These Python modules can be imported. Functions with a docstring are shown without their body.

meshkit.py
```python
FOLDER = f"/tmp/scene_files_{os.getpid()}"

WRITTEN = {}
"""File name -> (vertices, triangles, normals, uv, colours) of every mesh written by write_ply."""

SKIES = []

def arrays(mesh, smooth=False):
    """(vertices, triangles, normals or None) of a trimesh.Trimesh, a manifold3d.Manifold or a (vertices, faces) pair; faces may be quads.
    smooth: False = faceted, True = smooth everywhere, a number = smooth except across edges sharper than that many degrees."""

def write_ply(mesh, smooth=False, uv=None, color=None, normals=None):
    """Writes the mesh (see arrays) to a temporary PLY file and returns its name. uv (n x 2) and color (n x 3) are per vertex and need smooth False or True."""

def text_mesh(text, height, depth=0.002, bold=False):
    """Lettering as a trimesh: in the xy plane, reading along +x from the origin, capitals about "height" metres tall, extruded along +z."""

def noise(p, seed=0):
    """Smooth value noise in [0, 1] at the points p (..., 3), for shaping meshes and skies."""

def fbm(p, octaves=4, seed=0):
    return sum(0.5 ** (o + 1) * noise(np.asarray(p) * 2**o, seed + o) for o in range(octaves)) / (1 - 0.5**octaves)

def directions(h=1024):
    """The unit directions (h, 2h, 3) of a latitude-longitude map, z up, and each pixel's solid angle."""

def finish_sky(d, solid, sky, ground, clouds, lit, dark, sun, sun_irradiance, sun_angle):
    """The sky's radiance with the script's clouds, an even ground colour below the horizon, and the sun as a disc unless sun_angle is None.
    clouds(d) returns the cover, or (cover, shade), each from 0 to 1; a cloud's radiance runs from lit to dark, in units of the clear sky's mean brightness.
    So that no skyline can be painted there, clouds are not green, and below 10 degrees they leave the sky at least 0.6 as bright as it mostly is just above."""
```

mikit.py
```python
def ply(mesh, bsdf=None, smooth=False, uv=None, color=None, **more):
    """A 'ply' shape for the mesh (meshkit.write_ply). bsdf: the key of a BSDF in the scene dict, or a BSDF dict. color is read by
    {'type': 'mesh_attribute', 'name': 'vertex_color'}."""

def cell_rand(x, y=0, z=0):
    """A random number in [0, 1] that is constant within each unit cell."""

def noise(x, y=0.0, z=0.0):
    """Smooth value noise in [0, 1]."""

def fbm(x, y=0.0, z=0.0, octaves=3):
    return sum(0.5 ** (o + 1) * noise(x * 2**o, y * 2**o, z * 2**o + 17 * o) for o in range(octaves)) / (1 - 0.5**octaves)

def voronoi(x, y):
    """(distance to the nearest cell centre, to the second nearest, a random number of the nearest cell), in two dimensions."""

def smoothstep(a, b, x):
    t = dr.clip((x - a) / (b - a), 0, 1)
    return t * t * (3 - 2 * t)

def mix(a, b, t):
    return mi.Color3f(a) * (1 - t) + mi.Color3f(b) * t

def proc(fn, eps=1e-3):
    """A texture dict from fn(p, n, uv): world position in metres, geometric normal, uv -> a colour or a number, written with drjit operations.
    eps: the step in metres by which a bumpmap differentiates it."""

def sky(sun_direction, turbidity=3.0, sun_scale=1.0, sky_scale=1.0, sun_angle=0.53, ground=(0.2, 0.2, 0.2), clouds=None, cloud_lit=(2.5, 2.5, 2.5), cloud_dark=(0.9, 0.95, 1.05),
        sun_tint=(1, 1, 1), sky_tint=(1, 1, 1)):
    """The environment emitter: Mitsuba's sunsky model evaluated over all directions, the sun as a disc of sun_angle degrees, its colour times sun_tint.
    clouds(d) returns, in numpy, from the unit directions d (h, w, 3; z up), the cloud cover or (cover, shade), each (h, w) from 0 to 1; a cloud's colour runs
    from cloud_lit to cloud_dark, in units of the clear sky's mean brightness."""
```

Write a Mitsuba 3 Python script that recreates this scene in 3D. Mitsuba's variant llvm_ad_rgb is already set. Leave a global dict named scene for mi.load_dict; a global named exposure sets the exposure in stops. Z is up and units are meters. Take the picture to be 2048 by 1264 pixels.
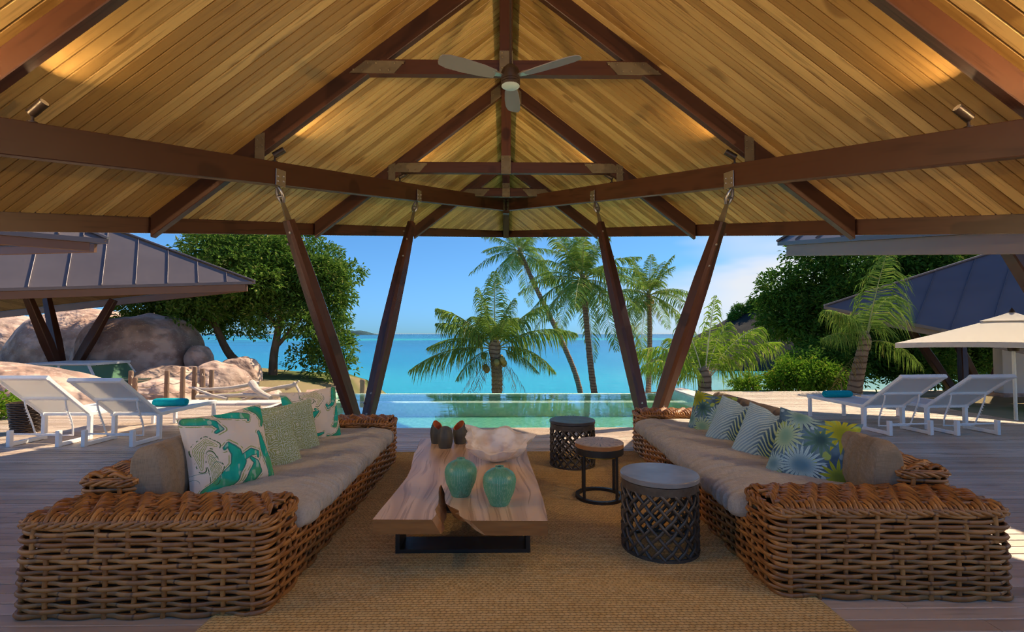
import math, random
import numpy as np, trimesh, manifold3d as m3, shapely.geometry as sg
import drjit as dr, mitsuba as mi
import mikit, meshkit
from mikit import proc, noise, fbm, voronoi, cell_rand, smoothstep, mix

# ---------------------------------------------------------------- camera, sky, sun, exposure
T4 = mi.ScalarTransform4f
scene, labels = {}, {}
EYE = 1.4
FPX = 967.0
_yaw, _pitch = math.atan(12 / FPX), math.atan(36 / FPX)
_fw = [math.sin(_yaw) * math.cos(_pitch), math.cos(_yaw) * math.cos(_pitch), math.sin(_pitch)]
scene['camera'] = {'type': 'perspective', 'fov_axis': 'x', 'fov': 2 * math.degrees(math.atan(1024 / FPX)), 'near_clip': 0.05, 'far_clip': 60000.0,
                   'to_world': T4().look_at(origin=[0, 0, EYE], target=[_fw[0], _fw[1], EYE + _fw[2]], up=[0, 0, 1])}
SUN = (0.71, 0.625, 1.0)
exposure = 1.62
LAMP, LAMP_BACK = 1.1, 7.0


def clouds(d):
    az = np.degrees(np.arctan2(d[..., 0], d[..., 1]))
    el = np.degrees(np.arcsin(np.clip(d[..., 2], -1, 1)))
    n = meshkit.fbm(np.stack([az / 14, el / 3.2, az * 0], -1), 5, 3)
    n2 = meshkit.fbm(np.stack([az / 30, el / 9, az * 0 + 4], -1), 5, 9)
    bank = np.clip((az - 8) / 22, 0, 1) * np.clip((7.5 - el + 6 * (n - .5)) / 2.6, 0, 1) * np.clip((150 - az) / 30, 0, 1)
    wisps = np.clip((n2 - .56) * 3.2, 0, .55) * np.clip((el - 2) / 8, 0, 1) * np.clip((az + 5) / 30, 0, 1)
    return np.clip(bank * 1.0 + wisps, 0, .9), np.clip(.35 - .5 * (n - .5), 0, 1)


scene['sky'] = mikit.sky(SUN, turbidity=2.8, sun_scale=1.75, sky_scale=1.0, sun_angle=0.9, ground=(.42, .36, .28), clouds=clouds,
                         cloud_lit=(3.2, 3.2, 3.2), cloud_dark=(2.2, 2.3, 2.5), sky_tint=(.47, .89, 1.30), sun_tint=(1.04, 1.0, .93))

# ---------------------------------------------------------------- helpers: naming
BLD = {}


def key(name, parent=None):
    base = name if parent is None else f'{parent}__{name}'
    n = BLD.get(base, 0)
    BLD[base] = n + 1
    return base if n == 0 else f'{base}_{n:03d}'


def put(name, mesh, bsdf, parent=None, smooth=False, uv=None, **more):
    k = key(name, parent)
    scene[k] = mikit.ply(mesh, bsdf, smooth=smooth, uv=uv, **more)
    return k


def tag(k, label, cat=None, group=None, kind=None):
    d = {'label': label}
    if cat: d['category'] = cat
    if group: d['group'] = group
    if kind: d['kind'] = kind
    labels[k] = d
    return k


def thing(name, label, cat, group=None):
    return tag(key(name), label, cat, group)


def struct(k):
    labels.setdefault(k, {})['kind'] = 'structure'
    return k


def stuff(k):
    labels.setdefault(k, {})['kind'] = 'stuff'
    return k


# ---------------------------------------------------------------- helpers: meshes (a mesh is vertices, triangles, uv)
class M:
    def __init__(self):
        self.v, self.f, self.u, self.n = [], [], [], 0

    def add(self, v, f, u=None):
        v = np.asarray(v, float)
        f = np.asarray(f, int)
        if f.shape[1] == 4:
            f = np.vstack([f[:, [0, 1, 2]], f[:, [0, 2, 3]]])
        self.v.append(v)
        self.f.append(f + self.n)
        self.u.append(np.zeros((len(v), 2)) if u is None else np.asarray(u, float))
        self.n += len(v)
        return self

    def mesh(self):
        return (np.vstack(self.v), np.vstack(self.f))

    def uv(self):
        return np.vstack(self.u)

    def put(self, name, bsdf, parent=None, smooth=False, **more):
        return put(name, self.mesh(), bsdf, parent, smooth, self.uv() if smooth in (True, False) else None, **more)


def unit(v):
    v = np.asarray(v, float)
    return v / np.maximum(np.linalg.norm(v, axis=-1, keepdims=True), 1e-12)


def loft(rings, uid=0.0, caps=True, ulen=None):
    """rings (k, n, 3), closed sections with the seam vertex doubled; uv = (length, uid + share of the way round)."""
    R = np.asarray(rings, float)
    R = np.concatenate([R, R[:, :1]], 1)
    k, n = R.shape[:2]
    c = R[:, :-1].mean(1)
    s = np.concatenate([[0], np.cumsum(np.linalg.norm(np.diff(c, axis=0), axis=1))]) if ulen is None else np.asarray(ulen, float)
    u = np.stack(np.broadcast_arrays(s[:, None], uid + .98 * np.arange(n) / (n - 1) + .01), -1).reshape(-1, 2)
    i, j = np.meshgrid(np.arange(k - 1), np.arange(n - 1), indexing='ij')
    a = (i * n + j).ravel()
    f = np.stack([a, a + 1, a + n + 1, a + n], 1)
    f = np.vstack([f[:, [0, 1, 2]], f[:, [0, 2, 3]]])
    v = R.reshape(-1, 3)
    if caps:
        for row, flip in ((0, True), (k - 1, False)):
            b = len(v)
            v = np.vstack([v, R[row, :-1]])
            u = np.vstack([u, np.stack([np.full(n - 1, s[row]), np.full(n - 1, uid + .5)], 1)])
            t = np.stack([np.full(n - 3, b), b + np.arange(1, n - 2), b + np.arange(2, n - 1)], 1)
            f = np.vstack([f, t[:, ::-1] if flip else t])
    return v, f, u


def frame(d, up=(0, 0, 1)):
    d = unit(d)
    s = np.cross(d, up)
    if np.linalg.norm(s) < 1e-5:
        s = np.cross(d, (0, 1, 0))
    s = unit(s)
    return d, s, np.cross(s, d)


def rect(w, h, c):
    """a chamfered rectangle, counter-clockwise"""
    w, h = w / 2, h / 2
    if c <= 0:
        return np.array([(-w, -h), (w, -h), (w, h), (-w, h)])
    return np.array([(-w + c, -h), (w - c, -h), (w, -h + c), (w, h - c), (w - c, h), (-w + c, h), (-w, h - c), (-w, -h + c)])


def bar(p0, p1, w, h, c=.004, up=(0, 0, 1), uid=0.0, taper=None):
    """a straight bar of width w (sideways) and height h (along up); taper: [(share, scale), ...]"""
    p0, p1 = np.asarray(p0, float), np.asarray(p1, float)
    d, s, q = frame(p1 - p0, up)
    sec = rect(w, h, c)
    st = taper or [(0, 1), (1, 1)]
    rings = [p0 + (p1 - p0) * t + (sec[:, :1] * s + sec[:, 1:] * q) * k for t, k in st]
    return loft(np.array(rings)[:, ::-1], uid)


def box(x0, x1, y0, y1, z0, z1, c=.004, uid=0.0):
    """a box with chamfered edges along its longest side"""
    ext = [x1 - x0, y1 - y0, z1 - z0]
    k = int(np.argmax(ext))
    m = np.array([(x0 + x1) / 2, (y0 + y1) / 2, (z0 + z1) / 2])
    a = np.zeros(3)
    a[k] = ext[k] / 2
    up = (0, 0, 1) if k != 2 else (0, 1, 0)
    d, s, q = frame(a, up)
    w = abs(np.dot(s, ext))
    h = abs(np.dot(q, ext))
    return bar(m - a, m + a, w, h, min(c, w / 3, h / 3), up, uid)


def tube(path, rad, sides=8, uid=0.0, closed=False, up=None, caps=True):
    P = np.asarray(path, float)
    rad = np.broadcast_to(np.asarray(rad, float), len(P))
    if closed:
        t = unit(np.roll(P, -1, 0) - np.roll(P, 1, 0))
    else:
        t = unit(np.gradient(P, axis=0))
    if up is None:
        up = (0, 0, 1) if np.abs(t[:, 2]).mean() < .75 else (0.13, 1, 0)
    s = np.cross(t, np.asarray(up, float))
    bad = np.linalg.norm(s, axis=1) < 1e-3
    s[bad] = np.cross(t[bad], (1, .3, .1))
    s = unit(s)
    q = np.cross(s, t)
    a = np.arange(sides) / sides * 2 * np.pi
    R = P[:, None] + rad[:, None, None] * (np.cos(a)[None, :, None] * s[:, None] - np.sin(a)[None, :, None] * q[:, None])
    if closed:
        R = np.concatenate([R, R[:1]], 0)
    return loft(R[:, ::-1], uid, caps and not closed)


def lathe(prof, center=(0, 0, 0), sides=40, uid=0.0, fr=None):
    """profile [(r, z)] bottom to top, around z; an outside profile goes up"""
    a = np.arange(sides + 1) / sides * 2 * np.pi
    p = np.asarray(prof, float)
    v = np.stack([p[:, :1] * np.cos(a), p[:, :1] * np.sin(a), np.broadcast_to(p[:, 1:], (len(p), sides + 1))], -1) + np.asarray(center, float)
    s = np.concatenate([[0], np.cumsum(np.linalg.norm(np.diff(p, axis=0), axis=1))])
    u = np.stack(np.broadcast_arrays(a[None] / (2 * np.pi), s[:, None] + uid), -1)
    i, j = np.meshgrid(np.arange(len(p) - 1), np.arange(sides), indexing='ij')
    b = (i * (sides + 1) + j).ravel()
    return v.reshape(-1, 3), np.stack([b, b + 1, b + sides + 2, b + sides + 1], 1), u.reshape(-1, 2)


def grid(P, uid=None):
    """(a, b, 3) points as one sheet"""
    a, b = P.shape[:2]
    i, j = np.meshgrid(np.arange(a - 1), np.arange(b - 1), indexing='ij')
    k = (i * b + j).ravel()
    U = np.stack(np.meshgrid(np.linspace(0, 1, a), np.linspace(0, 1, b), indexing='ij'), -1).reshape(-1, 2)
    return P.reshape(-1, 3), np.stack([k, k + b, k + b + 1, k + 1], 1), U


def turn(m, deg, at=(0, 0, 0)):
    """rotate a (v, f, u) about the z axis through at"""
    c, s = math.cos(math.radians(deg)), math.sin(math.radians(deg))
    v = np.asarray(m[0]) - at
    return (np.stack([v[:, 0] * c - v[:, 1] * s, v[:, 0] * s + v[:, 1] * c, v[:, 2]], 1) + at,) + tuple(m[1:])


def shift(m, d):
    return (np.asarray(m[0]) + np.asarray(d, float),) + tuple(m[1:])


def bez(p, n=12):
    p = np.asarray(p, float)
    t = np.linspace(0, 1, n)[:, None]
    while len(p) > 1 and p.ndim == 2:
        p = np.repeat(p[:, None], n, 1)
    while len(p) > 1:
        p = p[:-1] * (1 - t) + p[1:] * t
    return p[0]


def spline(pts, n=40, closed=False):
    """Catmull-Rom through the points"""
    p = np.asarray(pts, float)
    k = len(p)
    if not closed:
        p = np.vstack([2 * p[0] - p[1], p, 2 * p[-1] - p[-2]])
        t = np.linspace(0, k - 1 - 1e-9, n) + 1
    else:
        p = np.vstack([p[-1:], p, p[:2]])
        t = np.linspace(0, k, n, endpoint=False) + 1
    i = t.astype(int)
    w = (t - i)[:, None]
    a, b, c, d = p[i - 1], p[i], p[i + 1], p[i + 2]
    return .5 * (2 * b + (c - a) * w + (2 * a - 5 * b + 4 * c - d) * w ** 2 + (3 * b - a - 3 * c + d) * w ** 3)


rng = np.random.default_rng(7)
# ---------------------------------------------------------------- materials
def rgb(*c):
    return {'type': 'rgb', 'value': list(c)}


def two(b):
    return {'type': 'twosided', 'b': b}


def princ(color, rough=.5, spec=.5, **more):
    return two({'type': 'principled', 'base_color': color, 'roughness': rough, 'specular': spec, **more})


def mat(name, *a, **k):
    scene[name] = princ(*a, **k)
    return name


def grain_wood(c0, c1, c2, sc=1.0, dark=.5):
    """a board's own tone from floor(uv.y), grain along uv.x"""
    def fn(p, n, uv):
        i = dr.floor(uv.y)
        r, r2 = cell_rand(i, 3), cell_rand(i, 8)
        w = (uv.y - i)
        g = fbm(uv.x * 2.2 * sc + r * 91, w * 34, i * 3.7, 4)
        big = fbm(uv.x * .8 + r2 * 37, w * 5, i, 2)
        c = mix(c0, c1, smoothstep(.1, .9, r * .95 + big * .4 - .17))
        c = mix(c, c2, smoothstep(.5, .8, g) * dark)
        kn = smoothstep(.80, .9, noise(uv.x * 2.3 + r * 51, w * 5, i))
        return mix(c, c2, kn * .7)
    return proc(fn)


mat('m_ceiling', grain_wood((.34, .19, .05), (.58, .38, .135), (.20, .095, .02)), .42, .4)
mat('m_timber', grain_wood((.058, .020, .010), (.090, .033, .016), (.03, .010, .006)), .36, .5)
mat('m_deck', grain_wood((.38, .295, .225), (.52, .43, .35), (.25, .18, .13), 1.2), .42, .5)
mat('m_slab', rgb(.05, .035, .025), .8)


def _roofmetal(p, n, uv):
    return mix((.135, .115, .122), (.19, .165, .17), fbm(p.x * .9, p.y * .9, p.z * 1.5, 4))


mat('m_roof', proc(_roofmetal), .42, .5, metallic=.25)
mat('m_roof_slate', proc(lambda p, n, uv: mix((.075, .075, .10), (.115, .115, .15), fbm(p.x * .9, p.y * .9, p.z * 1.5, 4))), .45, .5)
mat('m_soffit', grain_wood((.20, .10, .04), (.28, .15, .06), (.10, .05, .02)), .5)
mat('m_fascia', rgb(.17, .085, .05), .42)
mat('m_fascia_metal', rgb(.26, .185, .14), .5)


def _steelplate(p, n, uv):
    return mix((.16, .125, .075), (.26, .21, .13), fbm(p.x * 9, p.y * 9, p.z * 9, 3))


mat('m_plate', proc(_steelplate), .42, .5, metallic=.6)
mat('m_steel', rgb(.42, .40, .38), .28, .5, metallic=.9)
mat('m_bronze', rgb(.05, .032, .022), .35, .5, metallic=.3)
mat('m_black', rgb(.018, .017, .016), .42)
mat('m_white', rgb(.83, .83, .82), .35)
scene['m_mesh'] = {'type': 'principledthin', 'base_color': rgb(.82, .80, .76), 'roughness': .7, 'diff_trans': .7, 'spec_trans': 0.0}
mat('m_lens', rgb(.50, .60, .58), .25)
mat('m_blade', rgb(.20, .185, .18), .4)
mat('m_warm_lens', rgb(.9, .75, .45), .3)


def _cane(p, n, uv):
    i = dr.floor(uv.y)
    r = cell_rand(i, 5)
    c = mix((.22, .082, .018), (.45, .205, .055), dr.clip(r * .75 + .5 * (fbm(uv.x * 3 + r * 40, i, 0, 2) - .3), 0, 1))
    t = dr.abs((uv.x + r * 3) * 2.7 - dr.round((uv.x + r * 3) * 2.7))
    c = mix(c, (.07, .026, .010), smoothstep(.022, .006, t) * .8)
    return mix(c, (.16, .07, .026), smoothstep(.52, .75, noise(uv.x * 22, i * 7, r * 9)) * .55)


mat('m_cane', proc(_cane), .40, .5, clearcoat=.25, clearcoat_gloss=.7)


def weave(scale):
    def fn(p, n, uv):
        return .5 + .25 * dr.sin(uv.x * scale) * dr.sin(uv.y * scale)
    return fn


def _linen(c0, c1):
    def fn(p, n, uv):
        a = fbm(p.x * 260, p.y * 30, p.z * 30, 2) * .5 + fbm(p.x * 30, p.y * 260, p.z * 120, 2) * .5
        return mix(c0, c1, smoothstep(.3, .7, a * .6 + .4 * fbm(p.x * 3, p.y * 3, p.z * 3, 3)))
    return proc(fn)


mat('m_linen', _linen((.33, .315, .285), (.44, .42, .38)), .8, .25, sheen=.4)
mat('m_linen_dark', _linen((.185, .145, .10), (.255, .205, .15)), .8, .25, sheen=.3)


# --- sisal rug
def _rughgt(p, n, uv):
    row = p.y / .021
    iy = dr.floor(row)
    wx = p.x / .030 + (iy - 2 * dr.floor(iy / 2)) * .5 + .5 * noise(p.x * 3, iy * .9, 2)
    ix = dr.floor(wx)
    a, b = wx - ix - .5, row - iy - .5
    k = cell_rand(ix, iy, 4)
    return dr.maximum(0, 1 - 2.6 * (a * a * .9 + b * b * 1.3)) * (.65 + .5 * k)


def _rugcol(p, n, uv):
    h = _rughgt(p, n, uv)
    row = dr.floor(p.y / .021)
    k = cell_rand(dr.floor(p.x / .030 + .5 * row), row, 7)
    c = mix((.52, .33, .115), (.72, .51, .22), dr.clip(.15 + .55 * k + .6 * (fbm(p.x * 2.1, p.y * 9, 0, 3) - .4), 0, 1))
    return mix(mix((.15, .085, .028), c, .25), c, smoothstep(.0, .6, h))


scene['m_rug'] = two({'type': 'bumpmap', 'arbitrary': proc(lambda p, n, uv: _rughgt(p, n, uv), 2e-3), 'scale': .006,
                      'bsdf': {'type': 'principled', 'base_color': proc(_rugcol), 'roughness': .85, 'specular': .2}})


# --- slab table
def _slab(p, n, uv):
    x, y = p.x + .28, p.y - 3.8
    bend = .05 * dr.sin(y * 1.7 + 1) + .16 * fbm(x * 1.3, y * .9, 3, 3) + .05 * dr.exp(-((y + .45) * (y + .45)) * 9) * dr.sin(x * 9)
    v = (x + bend) * 15
    ring = .5 + .5 * dr.sin(v * 2.9 + 5 * fbm(x * 2.4, y * .7, 1, 3))
    fine = fbm(v * 4.2, y * 2.1, p.z * 20, 3)
    c = mix((.62, .43, .26), (.36, .205, .10), smoothstep(.25, .95, ring) * .45)
    c = mix(c, (.25, .125, .06), smoothstep(.55, .75, fine) * .5)
    side = smoothstep(.75, .4, dr.abs(n.z))
    e = mix((.30, .135, .040), (.17, .070, .022), fbm(p.x * 9, p.y * 9, p.z * 45, 3))
    return mix(c, e, side)


mat('m_slabwood', proc(_slab), .38, .45)


def _celadon(p, n, uv):
    f = dr.abs(uv.x * 60 - dr.round(uv.x * 60)) * 2
    seg = cell_rand(dr.round(uv.x * 60), dr.floor(uv.y * 60), 2)
    line = smoothstep(.34, .14, f) * smoothstep(.25, .45, seg) * smoothstep(.02, .05, uv.y)
    b = mix((.055, .23, .135), (.10, .31, .19), fbm(p.x * 20, p.y * 20, p.z * 20, 3))
    b = mix(b, (.16, .20, .10), smoothstep(.58, .75, fbm(p.x * 14 + 3, p.y * 14, p.z * 14, 3)) * .6)
    return mix(b, (.34, .48, .34), line * .55)


mat('m_celadon', proc(_celadon), .38, .5)
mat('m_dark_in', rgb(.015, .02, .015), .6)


def _shell(p, n, uv):
    g = fbm(p.x * 9, p.y * 9, p.z * 16, 4)
    c = mix((.78, .70, .60), (.60, .49, .38), smoothstep(.4, .7, g))
    return mix(c, (.62, .40, .25), smoothstep(.6, .8, fbm(p.x * 6 + 7, p.y * 6, p.z * 6, 2)) * .5)


mat('m_shell', proc(_shell), .45, .4)
mat('m_pod', proc(lambda p, n, uv: mix((.035, .038, .030), (.085, .080, .062), fbm(p.x * 30, p.y * 30, p.z * 9, 3))), .55)
mat('m_pod_in', proc(lambda p, n, uv: mix((.50, .11, .03), (.66, .19, .06), fbm(p.x * 20, p.y * 20, p.z * 20, 2))), .45)
mat('m_castmetal', proc(lambda p, n, uv: mix((.055, .045, .036), (.115, .098, .080), fbm(p.x * 40, p.y * 40, p.z * 40, 3))), .42, .5, metallic=.35)
mat('m_stonetop', proc(lambda p, n, uv: mix((.13, .135, .14), (.23, .235, .24), fbm(p.x * 9, p.y * 9, 1, 4))), .3, .5)
mat('m_darktop', proc(lambda p, n, uv: mix((.035, .035, .040), (.07, .07, .075), fbm(p.x * 9, p.y * 9, 1, 4))), .3, .5)


def _sunburst(p, n, uv):
    x, y = p.x - .797, p.y - 4.163
    r = dr.sqrt(x * x + y * y)
    a = dr.atan2(y, x) / (2 * dr.pi) * 26
    f = dr.abs(a - dr.round(a)) * 2
    odd = dr.round(a) - 2 * dr.floor(dr.round(a) / 2)
    ray = smoothstep(.30, .12, f) * smoothstep(.015, .03, r) * smoothstep(.13 + .05 * odd, .12 + .05 * odd, r)
    c = mix((.42, .30, .19), (.25, .155, .085), fbm(a * 2, r * 14, 3, 3))
    c = mix(c, (.07, .045, .03), ray)
    return mix(c, (.34, .14, .045), smoothstep(.6, .3, dr.abs(n.z)))


mat('m_stool', proc(_sunburst), .35, .5)
mat('m_towel', proc(lambda p, n, uv: mix((.0, .30, .36), (.01, .42, .49), fbm(p.x * 90, p.y * 90, p.z * 90, 2))), .9, .1, sheen=.6)
scene['m_canopy'] = {'type': 'principledthin', 'base_color': rgb(.84, .81, .74), 'roughness': .8, 'diff_trans': .5, 'spec_trans': 0.0}
mat('m_wall', rgb(.62, .62, .62), .8)


def _granite(p, n, uv):
    f = fbm(p.x * 3.1, p.y * 3.1, p.z * 3.1, 5)
    s = noise(p.x * 30, p.y * 30, p.z * 30)
    streak = fbm(p.x * 1.2, p.y * 1.2, p.z * .35 + 4, 4)
    c = mix((.42, .28, .22), (.62, .46, .37), smoothstep(.35, .65, f))
    c = mix(c, (.15, .115, .105), smoothstep(.46, .66, streak) * .6)
    return mix(c, (.66, .58, .52), smoothstep(.72, .9, s) * .45)


scene['m_granite'] = two({'type': 'bumpmap', 'arbitrary': proc(lambda p, n, uv: fbm(p.x * 5, p.y * 5, p.z * 5, 4), .02), 'scale': .12,
                          'bsdf': {'type': 'principled', 'base_color': proc(_granite), 'roughness': .85, 'specular': .2}})
mat('m_driftwood', proc(lambda p, n, uv: mix((.46, .38, .30), (.66, .60, .53), fbm(p.x * 8, p.y * 8, p.z * 30, 3))), .85, .2)
mat('m_post', proc(lambda p, n, uv: mix((.20, .125, .085), (.33, .23, .165), fbm(p.x * 20, p.y * 20, p.z * 3, 3))), .8, .2)
mat('m_rope', rgb(.52, .43, .33), .9, .1)


def _ground(p, n, uv):
    g = fbm(p.x * .35, p.y * .35, 2, 4)
    c = mix((.20, .165, .09), (.09, .11, .035), smoothstep(.42, .6, g))
    sand = smoothstep(14, 20, p.y) * smoothstep(10, 14, p.x)
    sand = dr.maximum(sand, smoothstep(24, 28, p.y) * smoothstep(-6, 0, p.x))
    lt = smoothstep(-4, -6, p.x) * smoothstep(14, 9, p.y)
    c = mix(c, (.40, .30, .20), lt * .8)
    return mix(c, (.66, .58, .47), sand)


mat('m_ground', proc(_ground), .95, .1)


# --- sea and pool
def _seahgt(p, n, uv):
    return fbm(p.x * .55, p.y * .75, 1, 4)


def _seacol(p, n, uv):
    y = dr.maximum(p.y, 1)
    g = noise(p.x * .006, p.y * .012, 3) - .5
    l = dr.log(y) + .25 * g
    c = mix((.01, .25, .32), (.0, .16, .28), smoothstep(3.95, 4.6, l))
    c = mix(c, (.0, .125, .26), smoothstep(4.6, 5.4, l))
    c = mix(c, (.0, .145, .22), smoothstep(5.5, 6.0, l))
    b = fbm(p.x * .0016 + 3, l * 5.0, 7, 3)
    c = mix(c, (.01, .27, .23), smoothstep(.54, .64, b) * smoothstep(5.4, 6.0, l) * smoothstep(7.4, 6.8, l) * .9)
    c = mix(c, (.0, .07, .17), smoothstep(.52, .40, b) * smoothstep(4.8, 6.0, l) * .6)
    c = mix(c, (.0, .075, .155), smoothstep(6.6, 7.6, l))
    shore = smoothstep(12, 26, p.x) * smoothstep(75, 48, p.y)
    return mix(c, (.28, .48, .44), shore * .75)


scene['m_sea'] = two({'type': 'bumpmap', 'arbitrary': proc(_seahgt, .05), 'scale': .06,
                      'bsdf': {'type': 'principled', 'base_color': proc(_seacol), 'roughness': .22, 'specular': .10}})


def _tile(p, n, uv):
    t = .05
    i = [dr.floor(a / t) for a in (p.x, p.y, p.z + .013)]
    k = cell_rand(*i)
    return mix((.055, .36, .28), (.14, .50, .39), k * .8 + .2 * fbm(p.x * 3, p.y * 3, 2, 2))


mat('m_tile', proc(_tile), .4)
mat('m_tile_deep', proc(lambda p, n, uv: mix((.035, .25, .21), (.07, .33, .27), cell_rand(dr.floor(p.x / .05), dr.floor(p.y / .05), dr.floor(p.z / .05)))), .4)
mat('m_tile_pale', proc(lambda p, n, uv: mix((.42, .68, .54), (.55, .76, .62), cell_rand(dr.floor(p.x / .05), dr.floor(p.y / .05), dr.floor(p.z / .05)))), .4)
mat('m_coping', proc(lambda p, n, uv: mix((.60, .52, .46), (.70, .63, .57), fbm(p.x * 6, p.y * 6, 1, 4))), .6)
scene['m_water'] = {'type': 'thindielectric', 'int_ior': 1.33}


# --- plants
def leafy(c0, c1, c2, rough=.38, trans=.55, spec=.5):
    def fn(p, n, uv):
        r = cell_rand(dr.floor(uv.y), 2)
        c = mix(c0, c1, r)
        return mix(c, c2, smoothstep(.86, .97, cell_rand(dr.floor(uv.y), 9)))
    return {'type': 'principledthin', 'base_color': proc(fn), 'roughness': rough, 'diff_trans': trans, 'spec_trans': 0.0, 'eta': 1.45}


scene['m_leaf_big'] = leafy((.072, .165, .026), (.17, .28, .045), (.28, .31, .09))
scene['m_leaf_dark'] = leafy((.045, .125, .02), (.11, .235, .035), (.17, .23, .05))
scene['m_leaf_bush'] = leafy((.12, .26, .02), (.24, .40, .04), (.34, .30, .05))
scene['m_frond'] = leafy((.12, .23, .04), (.24, .36, .07), (.36, .36, .10), .34, .5)
scene['m_frond_lime'] = leafy((.20, .36, .03), (.36, .50, .07), (.46, .48, .14), .3, .6)
scene['m_frond_dry'] = leafy((.22, .16, .06), (.32, .24, .09), (.30, .20, .08), .5, .4)
mat('m_bark', proc(lambda p, n, uv: mix((.13, .085, .055), (.27, .20, .145), fbm(p.x * 9, p.y * 9, p.z * 3, 4))), .9, .1)


def _palmbark(p, n, uv):
    r = p.z * 7 + .4 * noise(p.x * 6, p.y * 6, p.z * 2)
    t = dr.abs(r - dr.round(r)) * 2
    return mix((.13, .085, .06), (.36, .27, .20), smoothstep(.05, .5, t) * (.55 + .45 * noise(p.x * 14, p.y * 14, p.z * 8)))


mat('m_palmbark', proc(_palmbark), .85, .1)
mat('m_rachis', rgb(.34, .36, .11), .5)
mat('m_rachis_pale', rgb(.62, .58, .44), .5)
mat('m_nut', proc(lambda p, n, uv: mix((.30, .26, .06), (.42, .30, .10), noise(p.x * 9, p.y * 9, p.z * 9))), .5)
mat('m_island', proc(lambda p, n, uv: mix((.03, .065, .085), (.05, .09, .10), fbm(p.x * .02, p.y * .02, p.z * .05, 3))), 1.0, 0.0)
mat('m_headland', proc(lambda p, n, uv: mix((.018, .018, .022), (.042, .044, .040), fbm(p.x * .25, p.y * .25, p.z * .6, 4))), .95, .1)
mat('m_carpaint', rgb(.045, .065, .06), .3)
scene['m_carglass'] = two({'type': 'principled', 'base_color': rgb(.10, .20, .13), 'roughness': .08, 'specular': .7})
# ---------------------------------------------------------------- the pavilion's roof
# boards' underside: z = A0 - SM |x| - SN y ; the eave, in plan: y = 14 - EK |x|
A0, SM, SN, EK = 7.19, .78, .20, 1.967


def ceil_z(x, y):
    return A0 - SM * abs(x) - SN * y


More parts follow.
